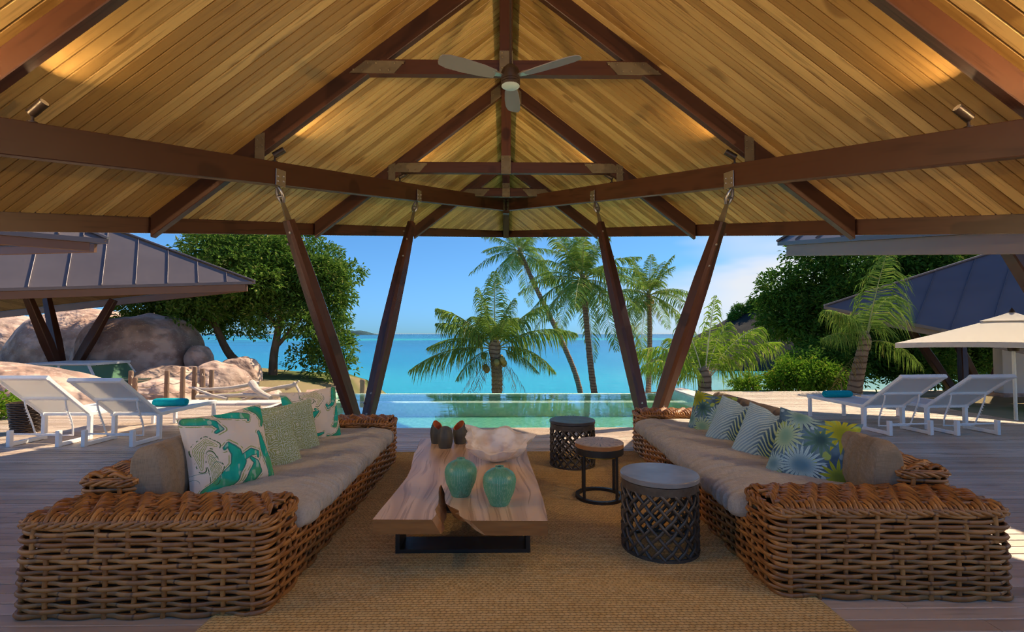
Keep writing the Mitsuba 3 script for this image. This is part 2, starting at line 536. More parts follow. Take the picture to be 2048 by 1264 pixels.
Y0 = .9
ck = struct('ceiling')
roof = M()
for s in (-1, 1):
    e0, e1 = (14.0 - Y0) / EK, 0.0
    pts = [(0, Y0), (e0, Y0), (0, 14.0)]
    lo = [(s * x, y, ceil_z(x, y) + .024) for x, y in pts]
    hi = [(s * x, y, ceil_z(x, y) + .09) for x, y in pts]
    f = np.array([(0, 1, 2), (3, 5, 4), (0, 3, 4), (0, 4, 1), (1, 4, 5), (1, 5, 2), (2, 5, 3), (2, 3, 0)])
    roof.add(lo + hi, f if s > 0 else f[:, ::-1])
scene['ceiling'] = mikit.ply(roof.mesh(), 'm_roof', False)
BID = 0
for s in (-1, 1):
    y = Y0
    while y < 13.75:
        y1 = min(y + .1, 13.95)
        BID += 1
        ring0, ring1 = [], []
        sec = [(.005, .012), (.0, .02), (.0, .024), (1, .024), (1, .02), (.995, .012)]
        sec = [(.085, .0), (.038, .006), (.038, .024), (.962, .024), (.962, .006), (.915, .0)]
        for t, h in sec:
            yy = y + (y1 - y) * t
            ring0.append((s * .02, yy, ceil_z(.02, yy) + h))
            xe = (14.0 - yy) / EK - .02
            ring1.append((s * xe, yy, ceil_z(xe, yy) + h))
        r = np.array([ring0, ring1])
        v, f, u = loft(r[:, ::-1] if s > 0 else r, BID)
        put('board', (v, f), 'm_ceiling', 'ceiling', False, u)
        y = y1

# ridge beam
r0, r1 = (0, Y0, ceil_z(0, Y0) - .115), (0, 13.95, ceil_z(0, 13.95) - .115)
k = put('ridge_beam', bar(r0, r1, .165, .21, .006, uid=3)[:2], 'm_timber', uv=bar(r0, r1, .165, .21, .006, uid=3)[2])
tag(k, 'dark red-brown ridge beam running down the middle of the boarded ceiling', 'beam')


def solid(name, m, bsdf, parent=None, smooth=False):
    return put(name, (m[0], m[1] if np.asarray(m[1]).shape[1] == 3 else M().add(*m).mesh()[1]), bsdf, parent, smooth, m[2])


def bolts(mm, pts, nrm, r=.012):
    for p in pts:
        d, s, q = frame(nrm, (0.1, .2, 1))
        a = np.arange(6) / 6 * 2 * np.pi
        ring = np.asarray(p) + r * (np.cos(a)[:, None] * s + np.sin(a)[:, None] * q)
        mm.add(*loft(np.array([ring, ring + d * .009, np.asarray(p) + (ring - np.asarray(p)) * .5 + d * .012]), 0))


def plate(poly, y, t=.012, pts=(), name='gusset_plate', parent=None, bsdf='m_plate'):
    """an upright steel plate in a plane of constant y, outline [(x, z)], with bolt heads"""
    mm = M()
    P = np.array([(x, y, z) for x, z in poly])
    Q = P - (0, t, 0)
    a = np.array([P, Q])
    area = sum(P[i - 1][0] * P[i][2] - P[i][0] * P[i - 1][2] for i in range(len(P)))
    mm.add(*loft(a[:, ::-1] if area < 0 else a, 0))
    bolts(mm, [(x, y - t, z) for x, z in pts], (0, -1, 0))
    k = put(name, mm.mesh(), bsdf, parent, False, mm.uv())
    return k


# trusses: two rafters, collar tie, king post and steel plates each
for i, (ty, cz, lab) in enumerate([(3.57, None, 'nearest rafter pair, cut off by the top corners of the view'),
                                   (5.69, 4.60, 'truss right behind the ceiling fan, with the long collar tie'),
                                   (7.81, 4.12, 'middle truss below the ceiling fan, with the shorter collar tie'),
                                   (10.1, 4.39, 'smallest and farthest truss, close above the corner of the ring beams'),
                                   (1.45, None, 'rafter pair above the viewpoint')]):
    if i == 4:
        continue
    t = thing('roof_truss', 'dark timber roof truss, ' + lab, 'roof truss')
    w, dp = .092, .20
    for s in (-1, 1):
        xe = (14.0 - ty) / EK - .05
        mm = M()
        sec = []
        for x in (.05, xe):
            zt = ceil_z(x, ty) - SN * (w / 2) * 0 - .002
            # the rafter's top follows the boards, front face at ty, back at ty + w
            sec.append([(s * x, ty, zt - dp * 1.27 + .01), (s * x, ty + .006, zt - dp * 1.27), (s * x, ty + w - .006, zt - dp * 1.27), (s * x, ty + w, zt - dp * 1.27 + .01), (s * x, ty + w, zt - SN * w), (s * x, ty, zt)])
        a = np.array(sec)
        v, f, u = loft(a if s < 0 else a[:, ::-1], 20 + i * 2 + (s > 0))
        put('rafter', (v, f), 'm_timber', t, False, u)
    if cz is None:
        continue
    xr = lambda z: (A0 - SN * ty - .127 - z) / SM
    xc = xr(cz) + .02
    v, f, u = bar((-xc, ty + w / 2 - .001, cz), (xc, ty + w / 2 - .001, cz), w, .18, .005, uid=40 + i)
    put('collar_tie', (v, f), 'm_timber', t, False, u)
    zr = ceil_z(0, ty) - .19
    v, f, u = bar((0, ty + w / 2, cz + .09), (0, ty + w / 2, zr), .155, w + .002, .005, up=(0, 1, 0), uid=50 + i)
    put('king_post', (v, f), 'm_timber', t, False, u)
    for s in (-1, 1):
        xa, xb, xd = xr(cz + .06) + .06, xr(cz - .08) + .07, xr(cz) - .36
        poly = [(s * xa, cz + .065), (s * xb, cz - .085), (s * (xd), cz - .085), (s * (xd - .13), cz + .065)]
        pp = [(s * (xa - .03 - j * .1), cz + .035) for j in (0, 1, 3.2, 4.2)] + [(s * (xb - .05 - j * .1), cz - .05) for j in (0, 1, 3.2, 4.2)]
        plate(poly, ty - .001, pts=pp, parent=t)
        # upright strap from the ring beam to the rafter
        xs = 2.93 + (5.6 - ty) / 2.01 if i < 3 else None
        if i in (1, 2):
            xs = xs + .03
            zb = 3.43 + .187 * (ty - 5.6)
            plate([(s * (xs - .055), zb - .02), (s * (xs + .055), zb - .02), (s * (xs + .055), zb + .30), (s * (xs - .055), zb + .34)], ty - .002,
                  pts=[(s * (xs - .03), zb + .27), (s * (xs + .03), zb + .25), (s * (xs - .03), zb + .18), (s * (xs + .03), zb + .16)], name='strap_plate', parent=t)
    z0, z1 = (cz - .11, cz + .19)
    plate([(-.08, z0), (.08, z0), (.08, z1), (-.08, z1)], ty - .012, pts=[(sx * .05, z) for sx in (-1, 1) for z in (z0 + .03, z0 + .09, z1 - .08, z1 - .03)], parent=t)
    if i in (2,):
        for s in (-1, 1):
            xq, zq = .17, ceil_z(.17, ty) - .13
            plate([(s * (xq - .08), zq + .14), (s * (xq - .08), zq - .06), (s * (xq + .08), zq - .19), (s * (xq + .08), zq + .01)], ty - .001,
                  pts=[(s * (xq - .04), zq + .02), (s * (xq + .04), zq - .04), (s * (xq - .04), zq + .08)], parent=t)

# ring beams, rising to the prow
BT = lambda y: 3.43 + .2017 * (y - 5.6)
BX = lambda y: 2.93 + (5.6 - y) / 2.01
YC = 11.49
for s in (-1, 1):
    side = 'left' if s < 0 else 'right'
    t = thing('ring_beam', f'long dark timber ring beam on the {side}, rising from the {side} edge to the prow corner', 'beam')
    p0, p1 = np.array((s * BX(1.2), 1.2, BT(1.2) - .14)), np.array((s * .05, YC - .06, BT(YC) - .14))
    v, f, u = bar(p0, p1, .11, .28, .006, uid=60 + s)
    put('timber', (v, f), 'm_timber', t, False, u)
    mm = M()
    d = unit(p1 - p0)
    nrm = unit(np.cross(d, (0, 0, 1))) * (1 if s < 0 else -1)
    if np.dot(nrm, (-s, 0, 0)) < 0: nrm = -nrm
    e = p1 - d * .10
    mm.add(*bar(e + nrm * .059 - (0, 0, .13), e + nrm * .059 + (0, 0, .13), .10, .008, .002, up=nrm))
    bolts(mm, [e + nrm * .063 + (0, 0, z) + d * q for z in (-.1, -.03, .04, .1) for q in (-.025, .025)], nrm)
    put('end_plate', mm.mesh(), 'm_plate', t, False, mm.uv())
# corner post block where the beams meet
k = put('corner_block', bar((0, YC, BT(YC) - .34), (0, YC, ceil_z(0, YC) - .2), .15, .15, .008, up=(0, 1, 0))[:2], 'm_timber', None, False, bar((0, YC, BT(YC) - .34), (0, YC, ceil_z(0, YC) - .2), .15, .15, .008, up=(0, 1, 0), uid=77)[2])
tag(k, 'short dark timber block under the ridge where both ring beams meet', 'timber block')

# eave boards
for j, s in enumerate((-1, 1)):
    ya = Y0
    xa, xb = (14.0 - ya) / EK, 0.0
    mm = M()
    rings = []
    for x, y in ((xa, ya), (xb, 14.0)):
        z = ceil_z(x, y) + .05
        n2 = np.array((1.0, 1 / EK, 0)) * .03
        rings.append([(s * x, y, z - .22), (s * (x + n2[0] * (1.1 if x else .6)), y + (n2[1] if x else .03), z - .22), (s * (x + n2[0] * (1.1 if x else .6)), y + (n2[1] if x else .03), z + .05), (s * x, y, z + .05)])
    a = np.array(rings)
    v, f, u = loft(a if s < 0 else a[:, ::-1], 90 + j)
    put(f'trim_{j + 1}', (v, f), 'm_timber', None, False, u)
    labels[f'trim_{j + 1}'] = {'kind': 'structure', 'label': f'dark eave board along the {"left" if s < 0 else "right"} roof edge'}

# V posts under the ring beams
for s in (-1, 1):
    side = 'left' if s < 0 else 'right'
    foot = np.array((s * 2.12, 7.22, 0.0))
    for nm, yt in (('outer', 5.874), ('inner', 8.35)):
        head = np.array((s * BX(yt), yt, BT(yt) - .28))
        f0 = foot + np.array((s * BX(yt) - foot[0], yt - 7.22, 0)) * .055
        t = thing('timber_post', f'tapered dark timber post, {nm} leg of the {side} V beside the pool', 'post')
        d = unit(head - f0)
        L = np.linalg.norm(head - f0)
        side_v = unit(np.cross(d, (0, 0, 1)))
        tp = [(0, .80), (.12, .92), (.45, 1.08), (.75, .92), (.97, .66), (1.0, .60)]
        a, b = f0 + d * .03, f0 + d * (L - .42)
        v, f, u = bar(a, b, .19, .20, .035, up=np.cross(side_v, d), uid=100 + s * 5 + (nm == 'inner') * 11, taper=tp)
        put('timber', (v, f), 'm_timber', t, False, u)
        mm = M()
        mm.add(*bar(b - d * .25, b + d * .26, .016, .09, .003, up=np.cross(side_v, d), taper=[(0, 1), (.5, 1), (1, .55)]))
        put('steel_blade', mm.mesh(), 'm_plate', t, False, mm.uv())
        mm = M()
        for q in (-1, 1):
            c0 = b + d * .22 + side_v * q * .02
            mm.add(*tube([c0, c0 + d * .05 + side_v * q * .022, c0 + d * .12 + side_v * q * .022, head - d * .012 + side_v * q * .012], [.016, .022, .022, .018], 10))
        c0 = b + d * .30
        mm.add(*tube([c0 - side_v * .06, c0 + side_v * .06], .020, 12))
        put('clevis', mm.mesh(), 'm_steel', t, True, mm.uv())
        inw = np.array((-s * .893, -.449, 0))
        hp = head + inw * .061
        bd = unit(np.array((-s * .449, .893, .2)))
        mm = M()
        mm.add(*bar(hp - (0, 0, .01), hp + (0, 0, .19), .14 if nm == 'outer' else .12, .01, .003, up=inw))
        bolts(mm, [hp + inw * .006 + bd * q + (0, 0, z) for q in (-.04, .04) for z in (.05, .11)], inw, .013)
        put('beam_plate', mm.mesh(), 'm_steel', t, False, mm.uv())
        mm = M()
        fr = np.cross(side_v, d)
        fr = fr if fr[1] < 0 else -fr
        bolts(mm, [f0 + d * L * q + fr * .100 * (1.0 if q < .5 else .8) + side_v * .05 * e for q, e in ((.05, 1), (.09, -1), (.13, 1), (.80, 1), (.84, -1), (.72, 1))], fr, .016)
        stuff(put('bolts', mm.mesh(), 'm_steel', t, False, mm.uv()))

# uplights on the ring beams: each a spot lamp in its own can
for s in (-1, 1):
    side = 'left' if s < 0 else 'right'
    for q, (yl, pos) in enumerate(((3.86, f'at the {side} edge of the view'), (5.84, f'near the top of the outer {side} post'), (7.95, f'beside the middle truss, near the inner {side} post'), (2.2, f'above the {side} side of the viewpoint'), (1.3, f'on the {side}, behind the viewpoint'))):
        t = thing('spotlight', f'bronze uplight on the {side} ring beam, {pos}', 'lamp')
        base = np.array((s * BX(yl), yl, BT(yl)))
        aim = unit(np.array((-s * .78, (-.06, .22, .30, 0, 0)[q], .60) if q < 3 else (-s * .72, .42, .50)))
        lp, cut, bw = (LAMP * (1, 1.3, 1.3, 0, 0)[q], (60.0, 46.0, 46.0, 0, 0)[q], 10.0) if q < 3 else (LAMP_BACK, 82.0, 25.0)
        c0 = base + (0, 0, .10)
        put('base', lathe([(0, -.002), (.035, 0), (.035, .02), (.012, .028), (.012, .09), (0, .095)], base, 14)[:2], 'm_bronze', t, 40)
        can = tube([c0 - aim * .02, c0 + aim * .125], .037, 18)
        put('can', can[:2], 'm_bronze', t, 40)
        ln = tube([c0 + aim * .12, c0 + aim * .127], .032, 18)
        put('lens', ln[:2], 'm_warm_lens', t, 40)
        o = c0 + aim * .145
        scene[f'lamp_{side}_{q}'] = {'type': 'spot', 'to_world': T4().look_at(origin=list(o), target=list(o + aim), up=[0, 1, 0.1]), 'cutoff_angle': cut, 'beam_width': bw,
                                     'intensity': {'type': 'rgb', 'value': [lp * k for k in (1.0, .68, .34)]}}
# ---------------------------------------------------------------- decks, pool, terrain, sea
scene['floor'] = mikit.ply(M().add(*box(-9.4, -4.35, .9, 9.6, -.25, -.034, 0)).add(*box(-4.35, 4.35, .9, 7.28, -.25, -.034, 0)).add(*box(4.35, 8.35, .9, 11.75, -.25, -.034, 0)).mesh(), 'm_slab', False)
struct('floor')
fid = 500


def boards(x0, x1, y0, y1, lens):
    global fid
    y = y0
    while y < y1 - .02:
        x = x0
        cuts = [x0] + sorted(x0 + (x1 - x0) * c + float(rng.uniform(-.5, .5)) for c in lens) + [x1]
        for a, b in zip(cuts[:-1], cuts[1:]):
            fid += 1
            v, f, u = box(a + .0015, b - .0015, y + .003, y + .097, -.030, float(rng.uniform(-.0015, .0005)), .004, fid)
            put('board', (v, f), 'm_deck', 'floor', False, u)
        y += .1


boards(-9.4, 8.35, 1.5, 7.3, (.30, .64))
boards(-9.4, -4.38, 7.3, 9.6, ())
boards(4.38, 8.3, 7.3, 11.75, ())

p = thing('swimming_pool', 'turquoise infinity pool between the two V posts, in front of the sea', 'swimming pool')
mm = M()
PX, PY0, PY1 = 4.05, 7.33, 11.85
mm.add(*box(-PX, PX, PY0, 10.75, -1.7, -.36, 0))
put('shallow_shelf', mm.mesh(), 'm_tile', p)
mm = M().add(*box(-PX, PX, 10.75, PY1 - .05, -1.75, -1.3, 0)).add(*box(-PX, PX, PY1 - .06, PY1, -1.75, -.11, 0))
put('deep_end', mm.mesh(), 'm_tile_deep', p)
mm = M().add(*box(-PX - .3, -PX, PY0 - .02, PY1, -1.7, .03, 0)).add(*box(PX, PX + .3, PY0 - .02, PY1, -1.7, .03, 0)).add(*box(-PX, PX, PY0 - .05, PY0, -1.7, -.04, 0))
put('side_wall', mm.mesh(), 'm_tile_pale', p)
put('infinity_edge', M().add(*box(-PX - .3, PX + .3, PY1 - .02, PY1 + .10, -1.7, -.055, .006)).mesh(), 'm_tile_pale', p)
put('ledge', M().add(*box(-PX, PX, 10.45, 10.74, -.5, -.075, .006)).mesh(), 'm_tile_pale', p)
n = 0
for s in (-1, 1):
    y = PY0 - .02
    while y < PY1:
        y1 = min(y + .75, PY1 + .1)
        put('coping', box(min(s * (PX - .03), s * (PX + .33)), max(s * (PX - .03), s * (PX + .33)), y + .003, y1 - .003, .031, .075, .006)[:2], 'm_coping', p)
        y = y1
gx, gy = np.meshgrid(np.linspace(-PX, PX, 260), np.linspace(PY0, PY1 - .02, 170), indexing='ij')
ph = np.stack([gx * 1.3, gy * 2.2, gx * 0], -1)
gz = -.06 + .0035 * (meshkit.fbm(ph, 3, 5) - .5) + .0012 * (meshkit.fbm(ph * 5, 2, 8) - .5)
v, f, u = grid(np.stack([gx, gy, gz], -1))
put('water', (v, f), 'm_water', p, True)


def ground_z(x, y):
    x, y = np.asarray(x, float), np.asarray(y, float)
    st = lambda a, b, t: np.clip((t - a) / (b - a), 0, 1) ** 2 * (3 - 2 * np.clip((t - a) / (b - a), 0, 1))
    c = -1.9 - 2.9 * st(13, 30, y)
    left = -.45 + .25 * st(-6, -12, x) - 4.4 * st(22, 40, y)
    right = -.55 - 3.6 * st(13, 46, y)
    wl, wr = st(-4.6, -7.5, x), st(4.6, 7.2, x)
    z = c * (1 - wl - wr) + left * wl + right * wr
    z = z - 3.2 * st(55, 70, y) + .3 * (meshkit.fbm(np.stack([x * .3, y * .3, x * 0], -1), 4, 2) - .5) * st(9, 12, y)
    dk = ((x > -9.7) & (x < 8.7) & (y < 7.6)) | ((x > -9.7) & (x < -4.0) & (y < 9.9)) | ((x > 4.0) & (x < 8.6) & (y < 12.1)) | ((np.abs(x) < 4.6) & (y < 12.3))
    return np.where(dk, np.minimum(z, -2.0 if False else -.6) - (np.abs(x) < 4.6) * 1.4, z)


gx, gy = np.meshgrid(np.linspace(-70, 90, 161), np.linspace(-2, 75, 155), indexing='ij')
v, f, u = grid(np.stack([gx, gy, ground_z(gx, gy)], -1))
tag(put('ground', (v, f), 'm_ground', None, True), 'sandy garden ground and beach around the deck', 'ground', kind='structure')
SEA = -4.0
gx, gy = np.meshgrid(np.linspace(-1, 1, 3) * 30000, np.array([20., 60, 200, 900, 4000, 28000]), indexing='ij')
v, f, u = grid(np.stack([gx, gy, gx * 0 + SEA], -1))
tag(put('sea', (v, f), 'm_sea', None, False), 'bright turquoise sea reaching to the horizon', 'sea', kind='stuff')
# ---------------------------------------------------------------- the sitting area
# rug
def rug_mesh():
    x0, x1, y0, y1 = -1.46, 1.66, 1.55, 5.80
    nx, ny = 120, 170
    gx, gy = np.meshgrid(np.linspace(x0, x1, nx), np.linspace(y0, y1, ny), indexing='ij')
    gz = .013 + .003 * (meshkit.fbm(np.stack([gx * 4, gy * 4, gx * 0], -1), 3, 4) - .5)
    edge = (np.arange(nx) == 0)[:, None] | (np.arange(nx) == nx - 1)[:, None] | (np.arange(ny) == 0)[None] | (np.arange(ny) == ny - 1)[None]
    gx = gx + np.where(edge, .006 * (meshkit.noise(np.stack([gx * 9, gy * 9, gx * 0], -1), 2) - .5), 0)
    gz = np.where(edge, .0, gz)
    return grid(np.stack([gx, gy, gz], -1))


v, f, u = rug_mesh()
k = put('rug', (v, f), 'm_rug', None, True, v[:, :2].copy())
tag(k, 'large golden-brown woven sisal rug under the coffee table and both sofas', 'rug')


# ---- wicker sofas, built in their own frame: front along local y at x = 0, back towards -x, then placed
CID = 2000


def loop_pts(x0, x1, y0, y1, r, step=.020):
    """a rounded rectangle, counter-clockwise, as points, outward normals and arc length"""
    pts, nn = [], []
    for (cx, cy, a0) in ((x1 - r, y0 + r, -90), (x1 - r, y1 - r, 0), (x0 + r, y1 - r, 90), (x0 + r, y0 + r, 180)):
        a = np.radians(np.linspace(a0, a0 + 90, 7))
        pts += list(np.stack([cx + r * np.cos(a), cy + r * np.sin(a)], 1))
    p = np.array(pts + pts[:1])
    s = np.concatenate([[0], np.cumsum(np.linalg.norm(np.diff(p, axis=0), axis=1))])
    n = max(8, int(s[-1] / step))
    t = np.linspace(0, s[-1], n, endpoint=False)
    q = np.stack([np.interp(t, s, p[:, 0]), np.interp(t, s, p[:, 1])], 1)
    tg = unit(np.roll(q, -1, 0) - np.roll(q, 1, 0))
    return q, np.stack([tg[:, 1], -tg[:, 0]], 1), t, s[-1]


def place(m, W):
    v = m[0]
    return (np.stack([v[:, 0] * W[0, 0] + v[:, 1] * W[0, 1] + W[0, 2], v[:, 0] * W[1, 0] + v[:, 1] * W[1, 1] + W[1, 2], v[:, 2]], 1),) + tuple(m[1:])


def flipf(m, on):
    f = np.asarray(m[1])
    if f.shape[1] == 4:
        f = np.vstack([f[:, [0, 1, 2]], f[:, [0, 2, 3]]])
    return (m[0], f[:, ::-1] if on else f, m[2])


def sofa(label, W, L, seed):
    global CID
    r_ = np.random.default_rng(seed)
    mir = np.linalg.det(W[:, :2]) < 0
    D, AW, BH, AH, KH = 1.24, .36, .30, .50, .60
    t = thing('wicker_sofa', label, 'sofa')

    def P(name, m, sm=True, b='m_cane'):
        m = flipf(place(m, W), mir)
        return put(name, (m[0], m[1]), b, t, sm, m[2])

    SP = .146

    def ring(z, x0, x1, y0, y1, phase, fat=1.0, taper=0.0):
        global CID
        CID += 1
        q, n, s, tot = loop_pts(x0, x1, y0, y1, .075)
        ns = 2 * max(2, round(tot / SP / 2))
        w = np.cos(2 * np.pi * (s / tot * ns / 2 + phase * .5))
        off = .0115 * np.sign(w) * np.abs(w) ** .7
        j = meshkit.noise(np.stack([s * 5, s * 0 + z * 90, s * 0 + seed], -1))
        p = q + n * (off + .006 * (j - .5))[:, None]
        zz = z + .008 * (meshkit.noise(np.stack([s * 3.1, s * 0 + z * 70, s * 0 + 5], -1)) - .5)
        rad = .0122 * fat * (1 + .22 * (meshkit.noise(np.stack([s * 2, s * 0 + z * 50, s * 0 + 9], -1)) - .5))
        P('weaver', tube(np.column_stack([p, zz]), rad, 6, CID, closed=True, up=(0, 0, 1)))
        return ns, tot

    rows = [.016 + i * .0262 for i in range(18)]
    boxes = {}
    for i, z in enumerate(rows):
        if z < BH:
            rr = [(-D, 0, 0, L)]
        else:
            rr = [(-D, 0, 0, AW), (-D, 0, L - AW, L), (-D, -D + .31, AW - .01, L - AW + .01)]
        for b in rr:
            lo = b
            if z > .42 and b[2] != AW - .01:
                c = (.048 if z > AH - .05 else 0.0)
                e = max(0, (z - .43)) * .35
                lo = (b[0] + e, b[1] - e, b[2] + e, b[3] - e)
            nn, tot = ring(z, *lo, i % 2, 1.25 if i == 0 else 1.0)
            boxes[b] = (nn, tot)
    z = rows[-1] + .0262
    bk = (-D, -D + .31, AW - .01, L - AW + .01)
    i = 18
    while z < KH - .02:
        e = max(0, z - .53) * .5
        ring(z, bk[0] + e, bk[1] - e, bk[2] + e, bk[3] - e, i % 2)
        z += .0262
        i += 1

    # plaited edge under the woven tops
    def braid(x0, x1, y0, y1, z):
        global CID
        q, n, s, tot = loop_pts(x0, x1, y0, y1, .07, .013)
        waves = max(4, round(tot / .17))
        for j in range(3):
            CID += 1
            ph = 2 * np.pi * (s / tot * waves + j / 3)
            p = q + n * (.004 + .011 * np.cos(ph))[:, None]
            P('edge_braid', tube(np.column_stack([p, z + .012 * np.sin(ph * 1.0)]), .0098, 6, CID, closed=True, up=(0, 0, 1)))

    braid(-D, 0, 0, AW, AH - .045)
    braid(-D, 0, L - AW, L, AH - .045)
    braid(*bk, KH - .045)

    # stakes
    def stakes(b, z0, z1, cnt, tot):
        global CID
        q, n, s, tot = loop_pts(*b, .075)
        for j in range(cnt):
            CID += 1
            a = (j / cnt) * tot
            x, y = np.interp(a, s, q[:, 0]), np.interp(a, s, q[:, 1])
            zs = np.linspace(z0, z1, 7)
            P('stake', tube(np.column_stack([np.full(7, x) + .003 * np.sin(zs * 30 + j), np.full(7, y), zs]), .0125, 6, CID))

    for b, (cnt, tot) in boxes.items():
        if b == (-D, 0, 0, L):
            stakes(b, .0, BH - .004, cnt, tot)
        elif b[2] == bk[2]:
            stakes(b, BH, KH - .03, cnt, tot)
        else:
            stakes(b, BH, AH - .02, cnt, tot)

    # woven tops: canes across, bent down over both long edges, over and under long canes
    def top(x0, x1, y0, y1, z, along, bend=.05):
        global CID
        if along == 'y':
            a0, a1, c0, c1 = x0, x1, y0, y1
        else:
            a0, a1, c0, c1 = y0, y1, x0, x1
        wd = c1 - c0
        nl = 4
        ls = [c0 + wd * (j + .5) / nl for j in range(nl)]
        n = int((a1 - a0 - .05) / .0275)
        for j in range(n):
            CID += 1
            a = a0 + .04 + (a1 - a0 - .08) * j / (n - 1)
            c = np.concatenate([[c0 - .006, c0 - .004, c0 + .012, c0 + .035], np.linspace(c0 + .06, c1 - .06, 17), [c1 - .035, c1 - .012, c1 + .004, c1 + .006]])
            h = np.concatenate([[-.044, -.030, -.012, -.003], np.zeros(17), [-.003, -.012, -.030, -.044]])
            ph = (j // 1) * .5 * np.pi
            wv = np.sin(np.pi * (c - c0) / (wd / nl) + ph)
            inside = np.clip(np.minimum(c - c0, c1 - c) / .06, 0, 1)
            zz = z + h + .0125 * wv * inside + .004 * float(r_.uniform(-1, 1))
            endd = np.clip(.5 - min(a - a0, a1 - a) / .10, 0, .5)
            zz = zz - .05 * endd * 2 * (endd > 0) * .6
            aa = a + .014 * np.sin(np.pi * (c - c0) / (wd / nl) * .5 + ph * .5) * inside
            pts = np.stack([aa, c, zz], 1) if along == 'y' else np.stack([c, aa, zz], 1)
            P('top_cane', tube(pts, .0122 * float(r_.uniform(.9, 1.12)), 6, CID, up=(1, 0, .01) if along == 'y' else (0, 1, .01)))
        for l in ls:
            CID += 1
            a = np.linspace(a0 + .02, a1 - .02, 14)
            pts = np.stack([a, a * 0 + l, a * 0 + z - .006], 1) if along == 'y' else np.stack([a * 0 + l, a, a * 0 + z - .006], 1)
            P('long_cane', tube(pts, .011, 6, CID))

    top(-D, 0, 0, AW, AH - .005, 'y')
    top(-D, 0, L - AW, L, AH - .005, 'y')
    top(bk[0], bk[1], bk[2], bk[3], KH - .008, 'x')
    # frame inside that carries the cushions and closes the view through the weave
    mm = M().add(*box(-D + .05, -.05, .05, L - .05, .06, BH - .03, .01)).add(*box(-D + .06, -.06, .06, AW - .06, BH - .03, AH - .06, .01)).add(*box(-D + .06, -.06, L - AW + .06, L - .06, BH - .03, AH - .06, .01)).add(*box(-D + .06, -D + .25, AW, L - AW, BH - .03, KH - .06, .01))
    P('frame', (mm.mesh()[0], mm.mesh()[1], mm.uv()), False, 'm_bronze')
    return t


LS, RS = 3.0, 3.35
# the left sofa's front line and the right sofa's, each as local (x, y) to world (x, y)
a_ = math.radians(.7)
WL = np.array([[math.cos(a_), -math.sin(a_), -1.185], [math.sin(a_), math.cos(a_), 2.47]])
b_ = math.radians(-2.0)
WR = np.array([[-math.cos(b_), -math.sin(b_), 1.435], [-math.sin(b_), math.cos(b_), 2.60]])
sofa('chunky woven rattan sofa on the left side of the rug, with paisley pillows', WL, LS, 11)
sofa('chunky woven rattan sofa on the right side of the rug, with tropical leaf pillows', WR, RS, 12)


def cushion(sx, sy, sz, r, wr=.006, seed=1, n=(40, 90), sag=.0, fold=True, pw=2.6):
    """a stuffed box sx by sy by sz, centred on x and y, its base at 0; folds run along x"""
    a = np.linspace(0, 2 * np.pi, n[0], endpoint=False)
    ca, sa = np.cos(a), np.sin(a)
    e = 2 / pw
    px = np.sign(ca) * np.abs(ca) ** e * sx / 2
    pz = np.sign(sa) * np.abs(sa) ** e * sz / 2
    y = np.concatenate([-np.cos(np.linspace(0, np.pi / 2, 9)) * r, [0]])[:-1] + (-sy / 2 + r)
    ys = np.concatenate([y, np.linspace(-sy / 2 + r, sy / 2 - r, n[1]), -y[::-1]])
    dd = np.clip((np.abs(ys) - (sy / 2 - r)) / r, 0, 1)
    k = np.sqrt(np.maximum(1 - dd ** 2, 0.0)) * .5 + .5
    k[[0, -1]] = .06
    k = np.where(dd >= 1, .06, k)
    X, Y, Z = px[None] * (1 - (1 - k[:, None]) * .35), np.repeat(ys[:, None], n[0], 1), pz[None] * k[:, None]
    nx, nz = ca[None] + 0 * X, sa[None] + 0 * X
    q = np.stack([X * 1.6, Y * 19 + X * 3.5 + 1.2 * np.sin(Y * 3), Z * 2], -1)
    w = 1 - np.abs(2 * meshkit.fbm(q, 3, seed) - 1) * 2
    w2 = meshkit.fbm(np.stack([X * 3, Y * 2.2, Z * 3], -1), 3, seed + 40) - .5
    amp = wr * (w if fold else .3 * w) * (1 + .9 * (nx > .3)) + wr * 2.2 * w2
    X, Z = X + nx * amp * k[:, None], Z + nz * amp * k[:, None]
    Z = Z - sag * (1 - (X / (sx / 2)) ** 2) * (Z > 0)
    R = np.stack([X, Y, Z + sz / 2], -1)
    return loft(R, 0.0)


def rotm(axis, deg):
    a = np.asarray(axis, float) / np.linalg.norm(axis)
    c, s = math.cos(math.radians(deg)), math.sin(math.radians(deg))
    K = np.array([[0, -a[2], a[1]], [a[2], 0, -a[0]], [-a[1], a[0], 0]])
    return np.eye(3) + s * K + (1 - c) * K @ K


def put_cushion(name, m, R, at, bsdf, label, cat, W, mirror=False, group=None):
    v = np.asarray(m[0]) @ R.T + np.asarray(at)
    m = flipf(place((v, m[1], m[2]), W), np.linalg.det(W[:, :2]) < 0)
    k = put(name, (m[0], m[1]), bsdf, None, True, m[2])
    return tag(k, label, cat, group)


def flip_in(m):
    return (m[0], np.asarray(m[1])[:, ::-1], m[2])


for W, L, side, sd in ((WL, LS, 'left', 1), (WR, RS, 'right', 2)):
    sl = L - .72
    m = cushion(.98, sl + .02, .16, .07, .015, sd * 3, (84, 380), pw=3.4)
    put_cushion('seat_cushion', m, np.eye(3), (-.445, L / 2, .262), 'm_linen', f'long rumpled beige linen seat cushion on the {side} sofa', 'cushion', W)
    nb = 2
    for j in range(nb):
        lb = (sl - .02) / nb
        m = cushion(.185, lb - .02, .35, .05, .011, sd * 7 + j, (60, 120), pw=3.0)
        R = rotm((0, 1, 0), -9)
        w_ = 'nearer' if j == 0 else 'farther'
        put_cushion('back_cushion', m, R, (-.855, .37 + lb * (j + .5), .385), 'm_linen_dark', f'{w_} taupe back cushion leaning on the backrest of the {side} sofa', 'cushion', W)


